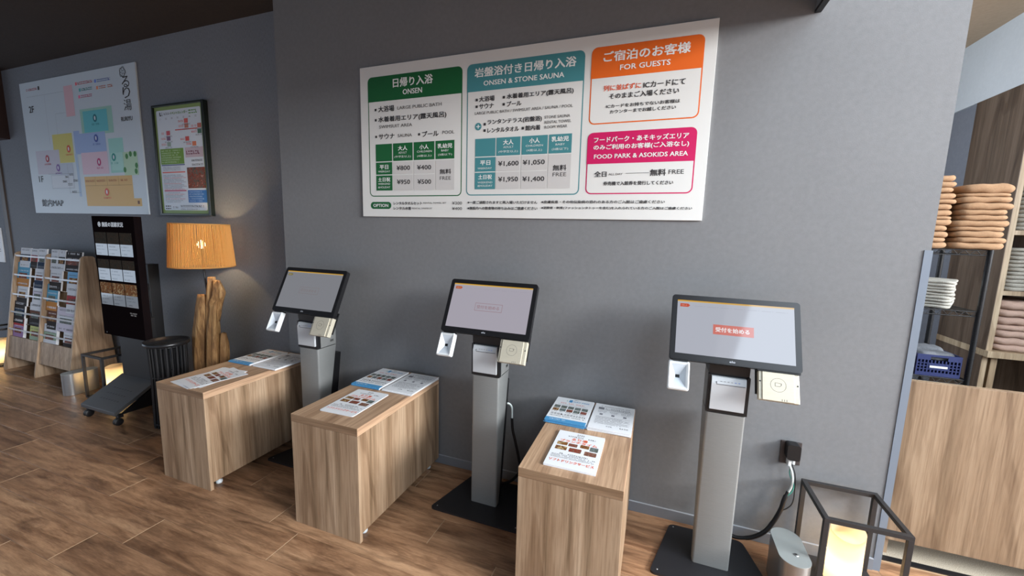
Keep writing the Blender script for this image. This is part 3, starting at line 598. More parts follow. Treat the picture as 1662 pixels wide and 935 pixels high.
# ================================================================ reception machines
TL = math.radians(26.5); MO = Vector((0, -.2, 1.286)); MU = Vector((1, 0, 0)); MD = Vector((0, -math.sin(TL), -math.cos(TL))); MN = Vector((0, -math.cos(TL), math.sin(TL)))
SCR = {3: screen_mat('bright_touch_screen', (214, 218, 232), .62), 2: screen_mat('dim_touch_screen', (206, 200, 214), .60), 1: screen_mat('faint_touch_screen', (170, 172, 180), .50)}
def scol(c, s): return screen_mat('lit_%d_%d_%d_%d' % (*c, int(s*100)), c, s)
def make_kiosk(kx, num, label):
    t = thing('ticket_machine', (kx, -.24, 0), label, 'kiosk', 'standing touch screen ticket machines')
    w = lambda x, y, z: (x+kx, y, z)
    def mw(u, v, n=0): p = MO+MU*u+MD*v+MN*n; return (p.x+kx, p.y, p.z)
    # base plate
    pts = [(-.27, -.425), (.27, -.425), (.172, -.055), (-.172, -.055)]; P = []
    for i, p in enumerate(pts):
        a, b_, c = Vector(pts[i-1]), Vector(p), Vector(pts[(i+1) % 4]); d1 = (a-b_).normalized(); d2 = (c-b_).normalized(); r = .028
        for q in range(6): s = q/5; P.append(tuple(b_+d1*r*(1-s)**2+d2*r*s**2))
    B().prism(P, .001, .012, SATIN, lambda u, v, z: w(u, v, z)).done('base_plate', t, bevel=.0015)
    bb = B()
    for x, y in ((-.235, -.40), (.235, -.40), (-.155, -.075)): bb.lathe([(.0001, .0135), (.004, .0135), (.004, .0121)], kx+x, y, ALU, 10)
    bb.done('screw', t)
    # column: front upright, tapering depth, rounded vertical corners
    def ring(z, d): return [(x, y, z) for x, y in rrect(-.079, .079, -.292, -.292+d, .010, 3)]
    rs = [ring(.0125, .050), ring(.40, .098), ring(.772, .162)]; vs = sum(rs, []); n = len(rs[0])
    cb = B(); cb.add(vs, [(i*n+k, i*n+(k+1) % n, (i+1)*n+(k+1) % n, (i+1)*n+k) for i in range(2) for k in range(n)], SILVER, w, True)
    cb.add(vs, [tuple(range(n))[::-1], tuple(range(2*n, 3*n))], SILVER, w).done('column', t)
    B().box(-.062, .062, -.238, -.17, .0125, .70, BLACK, lambda x, y, z: (x+kx, y+.105*max(0, (z-.0)/.77)*1.0-.0, z)).done('cable_channel', t, bevel=.004)
    # head with printer bay
    hb_ = B(); hb_.box(-.079, .079, -.27, -.135, .776, .945, SILVER, w); hb_.box(-.076, .076, -.268, -.14, .7725, .776, BLACK, w)
    hd = hb_.done('head', t, bevel=.003)
    vb = B()
    for q in range(5): vb.box(.0792, .0798, -.185+.006*q, -.182+.006*q, .80, .815, BLACK, w)
    vb.done('vent', hd)
    B().box(-.083, .083, -.294, -.2705, .776, .789, BLACK, w).box(-.083, -.0715, -.294, -.2705, .789, .95, BLACK, w).box(.0715, .083, -.294, -.2705, .789, .95, BLACK, w).box(-.0715, .0715, -.278, -.2702, .789, .95, BLACK, w).done('printer_surround', t)
    pb = B(); prof = [(-.279, .793), (-.305, .793), (-.309, .916), (-.297, .944), (-.279, .944)]
    pb.prism(prof, -.0695, .067, LGREY_P, lambda y, z, x: w(x, y, z)); pr = pb.done('receipt_printer', t, bevel=.0025)
    pd = B(); pd.box(-.050, .062, -.3098, -.3086, .912, .9145, col(90, 92, 96), w).box(-.0505, -.049, -.3095, -.306, .912, .925, col(90, 92, 96), w)
    for q in range(6): pd.box(-.035+.014*q, -.028+.014*q, -.3062, -.3052, .9255, .928, col(120, 150, 220) if q > 3 else col(150, 152, 156), w)
    pd.done('cover_seam', pr)
    # neck
    prof = [(-.285, .951), (-.292, 1.03), (-.285, 1.075), (-.14, 1.16), (-.13, .951)]
    B().prism(prof, -.081, .079, BLACK, lambda y, z, x: w(x, y, z)).done('neck', t, bevel=.002)
    # monitor
    mb = B(); mb.prism(rrect(-.255, .255, 0, .305, .014), -.030, -.0008, BLACKM, mw); mb.prism(rrect(-.252, .252, .003, .302, .013), -.0008, 0, BLACKM, mw)
    mon = mb.done('monitor', t, bevel=.0012)
    B().prism(rrect(-.19, .19, .05, .27, .02), -.058, -.030, BLACK, mw).done('rear_housing', mon, bevel=.004)
    sb = B(); sa = Art(sb, mw(0, 0), MU, -MD, MN, .0004)
    em = SCR[num]; sa.rect(-.232, .232, -.276, -.025, em, 1)
    st = em.node_tree.nodes['Principled BSDF'].inputs['Emission Strength'].default_value
    sa.rect(-.232, .232, -.031, -.025, scol((250, 190, 60), st), 2); sa.rect(-.232, .232, -.0335, -.031, scol((250, 226, 180), st), 2)
    if num == 3:
        tg = scol((226, 84, 44), .7); bt = scol((232, 126, 112), .75); wt = scol((250, 244, 246), .9)
    elif num == 2: tg = scol((224, 110, 60), .6); bt = None
    else: tg = scol((160, 150, 90), .5); bt = None
    sa.poly([(-.220, -.058), (-.220, -.042), (-.186, -.042), (-.178, -.050), (-.186, -.058)], tg, 3); sa.grey(-.214, -.192, -.050, .004, scol((250, 220, 200), .6), 4)
    ln = scol((200, 196, 214), .5 if num > 1 else .35)
    for q in range(7): u = -.16+q*.054; sa.rect(u, u+.036, -.0515, -.0505, ln, 3); sa.rect(u+.040, u+.0445, -.0505, -.0495, ln, 3)
    if num == 3: sa.rect(-.080, .080, -.175, -.130, bt, 3); sa.text('受付を始める', -.070, .063, -.1525, .021, wt, 5)
    else:
        bc = scol((206, 176, 186) if num == 2 else (168, 160, 164), .5); sa.rect(-.080, .080, -.175, -.130, bc, 3); sa.rect(-.077, .077, -.172, -.133, em, 4)
        sa.text('受付を始める', -.068, .063, -.1525, .020, bc, 5)
    sb.done('touch_display', mon)
    lb = B(); la = Art(lb, mw(0, 0), MU, -MD, MN, .0003); la.text('elo', -.012, .010, -.2905, .009, col(190, 196, 204), 1); lb.done('logo', mon)
    # scanner
    B().box(-.236, -.176, .27, .385, -.044, -.036, BLACK, mw).box(-.236, -.176, .30, .312, -.036, -.004, BLACK, mw).done('scanner_bracket', t)
    kb = B(); kb.prism(rrect(-.255, -.167, .310, .438, .008), -.038, -.0118, WHITE_P, mw, ends=False); kb.add([(u, v, -.038) for u, v in rrect(-.255, -.167, .310, .438, .008)], [tuple(range(24))], WHITE_P, mw); sc = kb.done('code_scanner', t)
    o_, i_ = rrect(-.255, -.167, .310, .438, .008), rrect(-.243, -.181, .325, .424, .003); n = len(o_)
    cb = B(); cb.add([(u, v, -.0118) for u, v in o_]+[(u, v, -.0075) for u, v in rrect(-.250, -.172, .316, .433, .006)]+[(u, v, -.0115) for u, v in i_], [(i, (i+1) % n, n+(i+1) % n, n+i) for i in range(n)]+[(n+i, n+(i+1) % n, 2*n+(i+1) % n, 2*n+i) for i in range(n)], WHITE_P, mw); cb.done('scanner_rim', sc)
    q4 = [(-.244, .324), (-.180, .324), (-.180, .425), (-.244, .425)]; c4_ = [(-.224, .369), (-.206, .369), (-.206, .383), (-.224, .383)]
    wb = B(); wb.add([(u, v, -.0115) for u, v in q4]+[(u, v, -.030) for u, v in c4_], [(0, 1, 5, 4), (1, 2, 6, 5), (2, 3, 7, 6), (3, 0, 4, 7)], col(206, 214, 220, .2), mw)
    wb.add([(u, v, -.030) for u, v in c4_], [(0, 1, 2, 3)], BLACK, mw); wb.done('scanner_window', sc)
    # card reader
    B().box(.094, .250, .27, .405, -.052, -.044, BLACK, mw).box(.094, .250, .296, .310, -.044, -.006, BLACK, mw).done('reader_bracket', t)
    rb = B(); rb.box(.100, .246, .310, .428, -.043, -.014, CHAMP, mw).box(.112, .228, .311, .4275, -.014, -.009, CHAMP, mw); rd = rb.done('card_reader', t, bevel=.002)
    rp = B(); ra = Art(rp, mw(0, 0, -.009), MU, -MD, MN, .0003); DG = col(96, 92, 84)
    ra.ring(.170, -.362, .0285, .0012, DG, 1); ra.poly([(.158, -.352), (.158, -.368), (.176, -.368), (.182, -.362), (.182, -.354)], DG, 1); ra.poly([(.1595, -.3535), (.1595, -.3665), (.1755, -.3665), (.1790, -.362), (.1790, -.3555)], CHAMP, 2)
    for q in range(3): ra.rect(.182+.008*q, .184+.008*q, -.425, -.417, DG, 1)
    ra2 = Art(rp, mw(0, 0, -.0138), MU, -MD, MN, .0003); ra2.circ(.1055, -.352, .0032, BLACK, 1); ra2.circ(.240, -.356, .0032, BLACK, 1)
    rp.done('reader_marking', rd)
    return t
make_kiosk(-2.098, 1, 'ticket machine with grey screen, between the two left oak stands')
make_kiosk(-.838, 2, 'ticket machine with pale lilac screen, between the middle and right stands')
make_kiosk(.335, 3, 'ticket machine whose screen shows a red start button, right end')

# cables
WC = col(220, 230, 226, .4); GC = col(60, 160, 140, .45)
def bez(pts, n=6):
    P = [Vector(p) for p in pts]; P = [P[0]*2-P[1]]+P+[P[-1]*2-P[-2]]; out = []
    for i in range(1, len(P)-2):
        for k in range(n):
            t = k/n; out.append(.5*((2*P[i])+(-P[i-1]+P[i+1])*t+(2*P[i-1]-5*P[i]+4*P[i+1]-P[i+2])*t*t+(-P[i-1]+3*P[i]-3*P[i+1]+P[i+2])*t**3))
    out.append(P[-2]); return out
cb = thing('cable', (-.76, -.09, 0), 'white and black cable looping behind the middle ticket machine', 'cable')
B().tube(bez([(-.80, -.13, .50), (-.782, -.10, .548), (-.757, -.08, .526), (-.752, -.08, .455)]), .006, WC).done('white_lead', cb)
B().tube(bez([(-.752, -.08, .455), (-.745, -.08, .38), (-.728, -.08, .316), (-.70, -.08, .20), (-.692, -.08, .13), (-.74, -.08, .055), (-.80, -.09, .022)]), .0085, BLACK).done('black_lead', cb)
ou = thing('wall_outlet', (.683, -.005, .51), 'brown wall outlet with a black plug, above the lantern beside the last machine', 'outlet')
BR = col(66, 58, 56, .5)
B().box(.640, .728, -.007, -.0003, .455, .572, BR).done('cover_plate', ou, bevel=.002)
ad = thing('plug_adapter', (.683, -.03, .53), 'black plug adapter in the brown wall outlet', 'plug')
B().prism(rrect(.657, .712, .497, .575, .012), -.055, -.0075, BLACK, lambda x, z, y: (x, y, z)).done('adapter_body', ad, bevel=.004)
B().box(.668, .682, -.045, -.0085, .462, .4965, WHITE_P).box(.688, .698, -.040, -.0085, .47, .4965, WHITE_P).done('plug', ad, bevel=.002)
cl = thing('cable_bundle', (.66, -.05, .2), 'black sleeved cable bundle hanging from the outlet to the floor', 'cable')
B().tube(bez([(.675, -.035, .470), (.690, -.045, .425), (.695, -.045, .37), (.683, -.045, .325), (.672, -.045, .308)]), .0048, WC).done('white_lead', cl)
B().tube(bez([(.684, -.030, .470), (.681, -.040, .42), (.702, -.045, .37), (.697, -.048, .335), (.680, -.050, .310)]), .0022, GC).done('green_lead', cl)
B().tube(bez([(.690, -.028, .465), (.706, -.030, .42), (.711, -.035, .36), (.709, -.040, .279), (.69, -.045, .245), (.664, -.05, .226)]), .0025, BLACK).done('thin_lead', cl)
B().tube(bez([(.681, -.045, .330), (.668, -.05, .28), (.660, -.05, .231), (.636, -.05, .158), (.602, -.055, .096), (.55, -.05, .045), (.49, -.045, .022), (.46, -.04, .022)]), [.007]*3+[.0105]*30+[.009]*10, BLACK).done('sleeve', cl)

# ================================================================ frame lanterns and aluminium boxes
def lantern(x0, y0, label, s=.298, h=.402, power=.95):
    t = thing('lantern', (x0+s/2, y0+s/2, 0), label, 'lamp', 'cube frame floor lanterns'); q = .019; x1, y1 = x0+s, y0+s
    for x in (x0, x1-q):
        for y in (y0, y1-q): B().box(x, x+q, y, y+q, .012, h-q, DKMETAL).done('post', t, bevel=.0008)
    for y in (y0, y1-q): B().box(x0, x1, y, y+q, h-q+.0002, h, DKMETAL).done('top_rail', t, bevel=.0008)
    for x in (x0, x1-q): B().box(x, x+q, y0+q, y1-q, h-q+.0002, h, DKMETAL).done('top_rail', t, bevel=.0008)
    B().box(x0, x1, y0, y1, .001, .0118, DKMETAL).done('base_plate', t, bevel=.001)
    cx, cy = x0+s/2, y0+s/2; n = 36; R = .064; vs = []
    prof = [(.98, .014), (1, .02), (1, .10), (.99, .18), (.985, None)]
    for r, z in prof:
        for k in range(n):
            a = 2*math.pi*k/n; zz = .272+.012*math.cos(a-.8)+.005*math.cos(2*a) if z is None else z
            vs.append((cx+R*r*math.cos(a), cy+R*r*math.sin(a), zz))
    for k in range(n): a = 2*math.pi*k/n; vs.append((cx+R*.93*math.cos(a), cy+R*.93*math.sin(a), .268+.012*math.cos(a-.8)+.005*math.cos(2*a)))
    for k in range(n): a = 2*math.pi*k/n; vs.append((cx+R*.80*math.cos(a), cy+R*.80*math.sin(a), .235))
    vs.append((cx, cy, .228)); m = len(prof)+2
    fs = [(i*n+k, i*n+(k+1) % n, (i+1)*n+(k+1) % n, (i+1)*n+k) for i in range(m-1) for k in range(n)]+[((m-1)*n+k, (m-1)*n+(k+1) % n, m*n) for k in range(n)]
    B().add(vs, fs, CANDLE, None, True).done('lamp_shade', t)
    l = bpy.data.lights.new('bulb_light', 'POINT'); l.energy = power; l.color = (1, .74, .42); l.shadow_soft_size = .03
    o = bpy.data.objects.new('bulb_light', l); COL.objects.link(o); o.location = (cx, cy, .12)
    return t
lantern(.736, -.322, 'dark cube frame lantern with glowing cylinder, at the wall end on the right')
lantern(-4.705, -.315, 'dark cube frame lantern behind the menu display, beside the brochure rack')
lantern(-6.80, -.30, 'dark cube frame lantern at the left picture edge, left of the brochure rack')
def alubox(x0, y0, label, w=.118, h=.242, z=.2):
    t = thing('speaker_box', (x0+w/2, y0+h/2, 0), label, 'box', 'rounded aluminium boxes beside the lanterns')
    p = rrect(x0, x0+w, y0, y0+h, w/2-.001, 12)
    B().prism(p, .003, z-.0035, ALU, None, True).done('body', t)
    B().prism(rrect(x0-.001, x0+w+.001, y0-.001, y0+h+.001, w/2, 12), z-.0034, z, col(178, 184, 182, .38, .5), None).done('top_plate', t, bevel=.0012)
    b = B().lathe([(.0001, z+.003), (.0085, z+.003), (.010, z+.0004)], x0+w*.58, y0+h*.30, ALU, 18).lathe([(.0001, z+.0035), (.0035, z+.0035), (.0035, z+.003)], x0+w*.58, y0+h*.30, BLACK, 10)
    b.done('button', t); return t
alubox(.587, -.392, 'rounded aluminium box with round button, beside the right lantern')
alubox(-4.965, -.375, 'rounded aluminium box lit by the lantern behind the menu display')

# ================================================================ floor lamp with driftwood base
LX, LY = -3.36, -.10
lamp = thing('floor_lamp', (LX, LY, 0), 'floor lamp with orange cord drum shade on a driftwood trunk base', 'lamp')
NC = 150; cv = B()
for q in range(NC):
    a = 2*math.pi*q/NC; j = random.uniform(-.02, .02); r1, r0 = .190+random.uniform(-.0015, .0015), .212+random.uniform(-.0015, .0015)
    P = [(LX+(r0+(r1-r0)*t)*math.cos(a+j*t), LY+(r0+(r1-r0)*t)*math.sin(a+j*t), 1.232+.325*t) for t in (0, .33, .66, 1)]
    cv.tube(P, .0039, CORD, 5, caps=False)
cv.done('cord_wrap', lamp, kind='stuff')
rg = B()
for r, z in ((.212, 1.232), (.190, 1.557)): rg.tube([(LX+r*math.cos(2*math.pi*k/40), LY+r*math.sin(2*math.pi*k/40), z) for k in range(40)], .0058, CORD, 6, closed=True)
rg.done('shade_ring', lamp)
fr_ = B()
for k in range(3): a = 2*math.pi*k/3+.3; fr_.tube([(LX, LY, 1.30), (LX+.21*math.cos(a), LY+.21*math.sin(a), 1.235)], .002, DKMETAL, 5)
fr_.done('shade_spider', lamp)
B().tube(bez([(LX+.035, LY, .85), (LX+.028, LY, 1.0), (LX+.012, LY, 1.15), (LX, LY, 1.33)]), .0075, BLACK).lathe([(.001, 1.32), (.017, 1.32), (.017, 1.37), (.001, 1.37)], LX, LY, BLACK, 16).done('pole', lamp)
BULB = emit('bulb_glow', (255, 214, 150), 18)
B().lathe([(.0001, 1.435), (.012, 1.43), (.024, 1.415), (.028, 1.40), (.022, 1.382), (.012, 1.371)], LX, LY, BULB, 16).done('bulb', lamp)
l = bpy.data.lights.new('lamp_light', 'POINT'); l.energy = 42; l.color = (1, .72, .40); l.shadow_soft_size = .03
o = bpy.data.objects.new('lamp_light', l); COL.objects.link(o); o.location = (LX, LY, 1.402)
def limb(path, radii, seed, flat=1.0):
    rnd = random.Random(seed); ph = [rnd.uniform(0, 6.28) for _ in range(6)]; P = bez(path, 5); n = 26; m = len(P); b = B(); vs = []
    for i, p in enumerate(P):
        t = i/(m-1); k0 = t*(len(radii)-1); a_ = int(min(k0, len(radii)-2)); r = radii[a_]+(radii[a_+1]-radii[a_])*(k0-a_)
        for k in range(n):
            a = 2*math.pi*k/n
            g = 1+.13*math.sin(3*a+ph[0]+t*1.5)+.09*math.sin(5*a+ph[1]-t*2)+.05*math.sin(9*a+ph[2]+t*3)+.06*math.sin(t*14+ph[3])*math.sin(2*a+ph[4])+rnd.uniform(-.015, .015)
            vs.append((p.x+r*g*math.cos(a), p.y+r*g*math.sin(a)*flat, max(.001, p.z+.02*r/.05*math.sin(2*a+ph[5])*(t > .96))))
    vs += [(P[-1].x, P[-1].y, P[-1].z+radii[-1]*.5), (P[0].x, P[0].y, max(.001, P[0].z))]
    fs = [(i*n+k, i*n+(k+1) % n, (i+1)*n+(k+1) % n, (i+1)*n+k) for i in range(m-1) for k in range(n)]
    fs += [((m-1)*n+k, (m-1)*n+(k+1) % n, m*n) for k in range(n)]+[((k+1) % n, k, m*n+1) for k in range(n)]
    b.add(vs, fs, DRIFT, None, True); return b.done('driftwood_limb', lamp)
limb([(LX-.005, LY-.035, 0), (LX-.055, LY-.035, .35), (LX-.050, LY-.03, .62), (LX-.005, LY-.03, .88), (LX+.012, LY-.03, 1.0)], [.060, .055, .055, .052, .042, .028], 3, .8)
limb([(LX+.05, LY+.01, 0), (LX+.035, LY+.01, .4), (LX+.045, LY+.005, .8), (LX+.075, LY, 1.0), (LX+.085, LY, 1.14)], [.060, .056, .05, .045, .04, .026], 5, .9)
limb([(LX+.10, LY-.03, 0), (LX+.085, LY-.03, .4), (LX+.10, LY-.025, .7), (LX+.135, LY-.02, .96)], [.052, .048, .045, .040, .030], 8, .85)
limb([(LX+.135, LY+.02, 0), (LX+.125, LY+.02, .35), (LX+.140, LY+.02, .60), (LX+.150, LY+.015, .70)], [.045, .042, .036, .02], 11, .9)
limb([(LX+.105, LY-.005, .80), (LX+.135, LY-.005, .95), (LX+.165, LY, 1.03), (LX+.150, LY, 1.12)], [.030, .045, .046, .026], 14, .9)

# ================================================================ round black side stand
TX, TY = -3.50, -.315
st = thing('side_table', (TX, TY, 0), 'small round black rod-sided side table between menu display and floor lamp', 'table')
B().lathe([(.0001, .640), (.138, .640), (.141, .646), (.141, .668), (.136, .668), (.134, .654), (.0001, .654)], TX, TY, BLACKM, 40).done('tray_top', st)
for r, z in ((.112, .630), (.108, .40), (.112, .03)): B().tube([(TX+r*math.cos(2*math.pi*k/36), TY+r*math.sin(2*math.pi*k/36), z) for k in range(36)], .0055, BLACK, 6, closed=True).done('ring', st)
for q in range(22):
    a = 2*math.pi*q/22; B().tube([(TX+.112*math.cos(a), TY+.112*math.sin(a), .002), (TX+.106*math.cos(a), TY+.106*math.sin(a), .35), (TX+.112*math.cos(a), TY+.112*math.sin(a), .64)], .0075 if q % 2 else .0115, BLACK, 6).done('rod', st)

# ================================================================ menu display on castors
X0, X1 = -4.315, -3.765
ds = thing('menu_display', (-4.03, -.3, 0), 'tall black digital menu display on a castor stand with sloping base plate', 'display')
DB = col(20, 15, 16, .8)
DB.node_tree.nodes['Principled BSDF'].inputs['Specular IOR Level'].default_value = .0
bd = B().box(X0, X1, -.312, -.262, .628, 1.602, DB).done('display_panel', ds, bevel=.003)
b = B(); a = Art(b, (0, -.312, 0), (1, 0, 0), (0, 0, 1), (0, -1, 0), .0005)
bw = scol((216, 214, 216), .32); cw = scol((196, 208, 224), .26); tg_ = scol((90, 96, 110), .26)
a.text('施設の混雑状況', -4.18, -3.905, 1.537, .036, bw, 2); a.ring(-4.215, 1.537, .020, .006, bw, 2, 16); a.circ(-4.215, 1.537, .010, bw, 2)
for z1, zc1, zc0 in ((1.474, 1.383, 1.290), (1.258, 1.184, 1.089), (1.070, .978, .885)):
    for q in range(3):
        x = -4.295+q*.164; a.rect(x, x+.155, zc1, z1, FOODDK if z1 > 1.2 else FOOD, 1); a.rect(x, x+.155, zc0, zc1, cw, 1)
        a.grey(x+.014, x+.10, zc1-.020, .010, tg_, 2); a.grey(x+.014, x+.12, zc1-.045, .006, tg_, 2); a.grey(x+.014, x+.08, zc0+.016, .010, tg_, 2)
a.grey(-3.93, -3.84, .838, .008, bw, 2); a.grey(-3.92, -3.85, .822, .010, bw, 2); a.circ(-4.272, .648, .005, col(120, 120, 124), 2)
b.done('screen_content', bd)
B().box(-4.22, -3.80, -.262, -.215, .24, .80, BLACK).done('pedestal', ds, bevel=.003)
B().box(-4.075, -3.99, -.135, -.055, .05, 1.215, BLACK).box(-4.06, -4.0, -.26, -.13, 1.0, 1.05, BLACK).box(-4.06, -4.0, -.26, -.13, .75, .80, BLACK).done('mast', ds, bevel=.002)
B().box(-4.055, -4.025, -.150, -.1352, .90, .985, col(190, 192, 196)).done('clip', ds)
pb = B(); pb.prism([(-.535, .085), (-.535, .112), (-.255, .275), (-.255, .248)], -4.245, -3.80, col(92, 92, 92, .5, .3), lambda y, z, x: (x, y, z)); plate = pb.done('base_plate', ds, bevel=.003)
sb = B(); sl = (.275-.112)/.28
for r_ in range(3):
    for q in range(7):
        x = -4.135+.036*q+.012*r_*0; y = -.465+.045*r_; z = .112+(y+.535)*sl+.0004
        sb.add([(x, y, z), (x+.016, y+.006, z+.006*sl), (x+.018, y+.012, z+.012*sl), (x+.002, y+.006, z+.006*sl)], [(0, 1, 2, 3)], BLACK)
sb.done('vent_slots', plate)
for x in (-4.245, -3.812): B().prism([(-.50, .085), (-.255, .24), (-.05, .24), (-.05, .075)], x, x+.012, BLACK, lambda y, z, x: (x, y, z)).done('side_plate', ds)
B().box(-4.233, -3.812, -.26, -.05, .06, .075, BLACK).done('bottom_frame', ds)
for x in (-4.215, -3.825):
    for y in (-.495, -.085):
        cst = B().box(x-.016, x+.016, y-.018, y+.018, .060, .085, BLACK).done('castor', ds, bevel=.003)
        for dx in (-.016, .004): B().lathe([(.0001, 0), (.024, 0), (.029, .003), (.029, .010), (.024, .013), (.0001, .013)], 0, 0, BLACKM, 20, lambda u, v, z: (x+dx+z, y-.012+u, .0295+v)).done('wheel', cst)
o2 = thing('wall_outlet', (-5.02, .145, .27), 'dark wall outlet between brochure rack and menu display', 'outlet'); B().box(-5.06, -4.98, .140, .1497, .215, .325, BR).box(-5.04, -5.0, .105, .140, .24, .30, BLACK).done('cover_plate', o2, bevel=.002)
o3 = thing('wall_outlet', (-3.14, .145, .39), 'dark wall outlet low on the linen wall right of the floor lamp', 'outlet'); B().box(-3.19, -3.11, .140, .1497, .335, .44, BR).box(-3.17, -3.13, .11, .140, .36, .42, BLACK).done('cover_plate', o3, bevel=.002)

# ================================================================ brochure rack
rk = thing('brochure_rack', (-5.73, 0, 0), 'two-bay wooden brochure rack against the grey wall', 'rack')
side = [(-.245, 0), (-.245, .03)]+[(-.245+.154*z, z) for z in (.3, .8, 1.17)]+[(-.058, 1.205), (-.045, 1.222), (-.02, 1.228), (.03, 1.225), (.045, 1.21), (.138, 0)]
for x, mt in ((-6.345, OAK_Z), (-5.752, OAK_Z), (-5.158, OAK_Z)): B().prism(side, x, x+.020, mt, lambda y, z, x: (x, y, z)).done('side_panel', rk, bevel=.0015)
def pt(x, z, n=0): return (x, -.245+.154*z+.06*0+n, z)
BZ = (1.187, .990, .790, .607, .430)
for xa, xb in ((-6.3245, -5.7525), (-5.7315, -5.1585)):
    b = B(); b.add([(x, -.245+.154*z+dy, z) for x in (xa, xb) for z, dy in ((.14, .10), (1.20, .055), (1.20, .065), (.14, .115))], [(0, 1, 2, 3), (4, 7, 6, 5), (0, 4, 5, 1), (1, 5, 6, 2), (2, 6, 7, 3), (3, 7, 4, 0)], OAK_Z); b.done('back_board', rk)
    B().add([(x, -.245+.154*z+dy, z) for x in (xa, xb) for z, dy in ((.14, .012), (.352, .012), (.352, .028), (.14, .028))], [(0, 1, 2, 3), (4, 7, 6, 5), (0, 4, 5, 1), (1, 5, 6, 2), (2, 6, 7, 3), (3, 7, 4, 0)], OAK_Z).done('front_panel', rk, bevel=.001)
    B().box(xa, xb, -.195, -.08, .15, .162, OAK_Z).done('shelf', rk)
    for z in BZ:
        B().box(xa, xb, -.245+.154*z+.020, -.245+.154*z+.085, z-.125, z-.119, OAK_Z).done('shelf', rk)
        y = -.245+.154*z; B().box(xa, xb, y+.003, y+.006, z-.010, z+.004, CLEAR).box(xa, xb, y+.0025, y+.0065, z+.004, z+.007, WHITE_P).done('clear_rail', rk)
OB = dict(b=(96, 160, 190), w=(212, 216, 222), o=(188, 130, 70), d=(52, 48, 48), n=(40, 56, 80), r=(170, 60, 66), p=(150, 120, 160), y=(190, 196, 130), m=(106, 70, 56), g=(150, 170, 150), l=(200, 196, 210), s=(120, 176, 216))
bro = [(0, -6.284, -6.090, 1.268, .16, 'wnw', 'white brochure with navy foot, top tier far left of the brochure rack'), (0, -6.075, -5.950, 1.265, .16, 'wrd', 'narrow white and red brochure on top tier, left bay'), (0, -5.940, -5.790, 1.270, .16, 'wwn', 'pale brochure on top tier beside the middle rack panel'),
 (1, -6.315, -6.075, 1.118, .22, 'bbo', 'blue brochure with orange foot, second tier of left bay'), (1, -5.975, -5.800, 1.108, .20, 'wwn', 'white brochure with dark lower picture, second tier of left bay'),
 (2, -6.280, -6.085, .925, .20, 'wwd', 'white brochure with small emblem, third tier of left bay'), (2, -5.985, -5.800, .925, .20, 'wlw', 'lilac-white brochure, third tier of left bay'),
 (3, -6.315, -6.110, .716, .19, 'dnd', 'dark brochure, fourth tier of left bay'), (3, -6.010, -5.795, .722, .19, 'wmd', 'white brochure with brown pictures, fourth tier of left bay'),
 (4, -6.300, -6.100, .545, .20, 'rpp', 'reddish thick magazine in the bottom tier, far left'), (4, -5.975, -5.775, .541, .19, 'yyg', 'yellow-green brochure in the bottom tier of left bay'),
 (0, -5.705, -5.580, 1.272, .16, 'www', 'white brochure on top tier right of the middle panel'), (0, -5.570, -5.455, 1.270, .16, 'wdw', 'white brochure with black title, top tier of right bay'), (0, -5.440, -5.175, 1.262, .15, 'dmd', 'wide dark brochure on top tier, right end'),
 (1, -5.690, -5.485, 1.120, .21, 'wwd', 'white brochure with dark arch drawing, second tier of right bay'), (1, -5.385, -5.175, 1.122, .20, 'ssw', 'sky-blue brochure, second tier at the right end'),
 (2, -5.720, -5.525, .930, .21, 'bbo', 'blue brochure with orange foot, third tier of right bay'), (2, -5.365, -5.180, .928, .20, 'wrw', 'white brochure with red band, third tier of right bay'),
 (3, -5.675, -5.510, .726, .19, 'mmd', 'brown photo brochure, fourth tier of right bay'), (3, -5.500, -5.185, .719, .19, 'lwl', 'wide pale brochure, fourth tier of right bay'),
 (4, -5.715, -5.490, .536, .19, 'wgw', 'thick white brochure pile in the bottom tier of right bay'), (4, -5.365, -5.180, .537, .19, 'wwd', 'white brochure in the bottom tier, right end')]
rnd = random.Random(4)
for tier, x0, x1, zt, hh, cs, lab in bro:
    z = BZ[tier]; zb = z-.1185; hh = zt-zb; thk = .012 if tier < 4 else .022
    xa = x0; y = -.245+.154*z
    t = thing('brochure', ((xa+x1)/2, y+.04, zb), lab, 'brochure', 'brochures in the rack')
    def f(u, v, n=0, x0=xa, zb=zb): return (x0+u, -.245+.154*(zb+v)+.026-n, zb+v)
    wd = x1-xa; b = B(); b.box(0, wd, 0, hh, -thk, 0, PAPER, f).done('booklet', t)
    b = B(); a = Art(b, f(0, 0), (1, 0, 0), Vector((0, .154, 1)), (0, -1, 0), .0008)
    for q, ch in enumerate(cs): a.rect(0, wd, hh*(2-q)/3, hh*(3-q)/3, col(*OB[ch], .8, 0., .1), 1)
    kk = col(60, 60, 66) if cs[0] in 'wlygs' else col(220, 220, 224)
    a.grey(wd*.12, wd*.85, hh*.90, hh*.07, kk, 2); a.rect(wd*.15, wd*.8, hh*.34, hh*.56, (SCENEP, FOOD, CROWDP, FOOD2)[rnd.randrange(4)], 2); a.grey(wd*.1, wd*.9, hh*.66, hh*.04, kk, 2); a.grey(wd*.1, wd*.9, hh*.12, hh*.05, kk, 2)
    b.done('cover', t)

ORD = ['first', 'second', 'third', 'fourth', 'fifth', 'sixth', 'seventh', 'eighth', 'ninth', 'tenth', 'eleventh', 'twelfth', 'thirteenth', 'fourteenth']
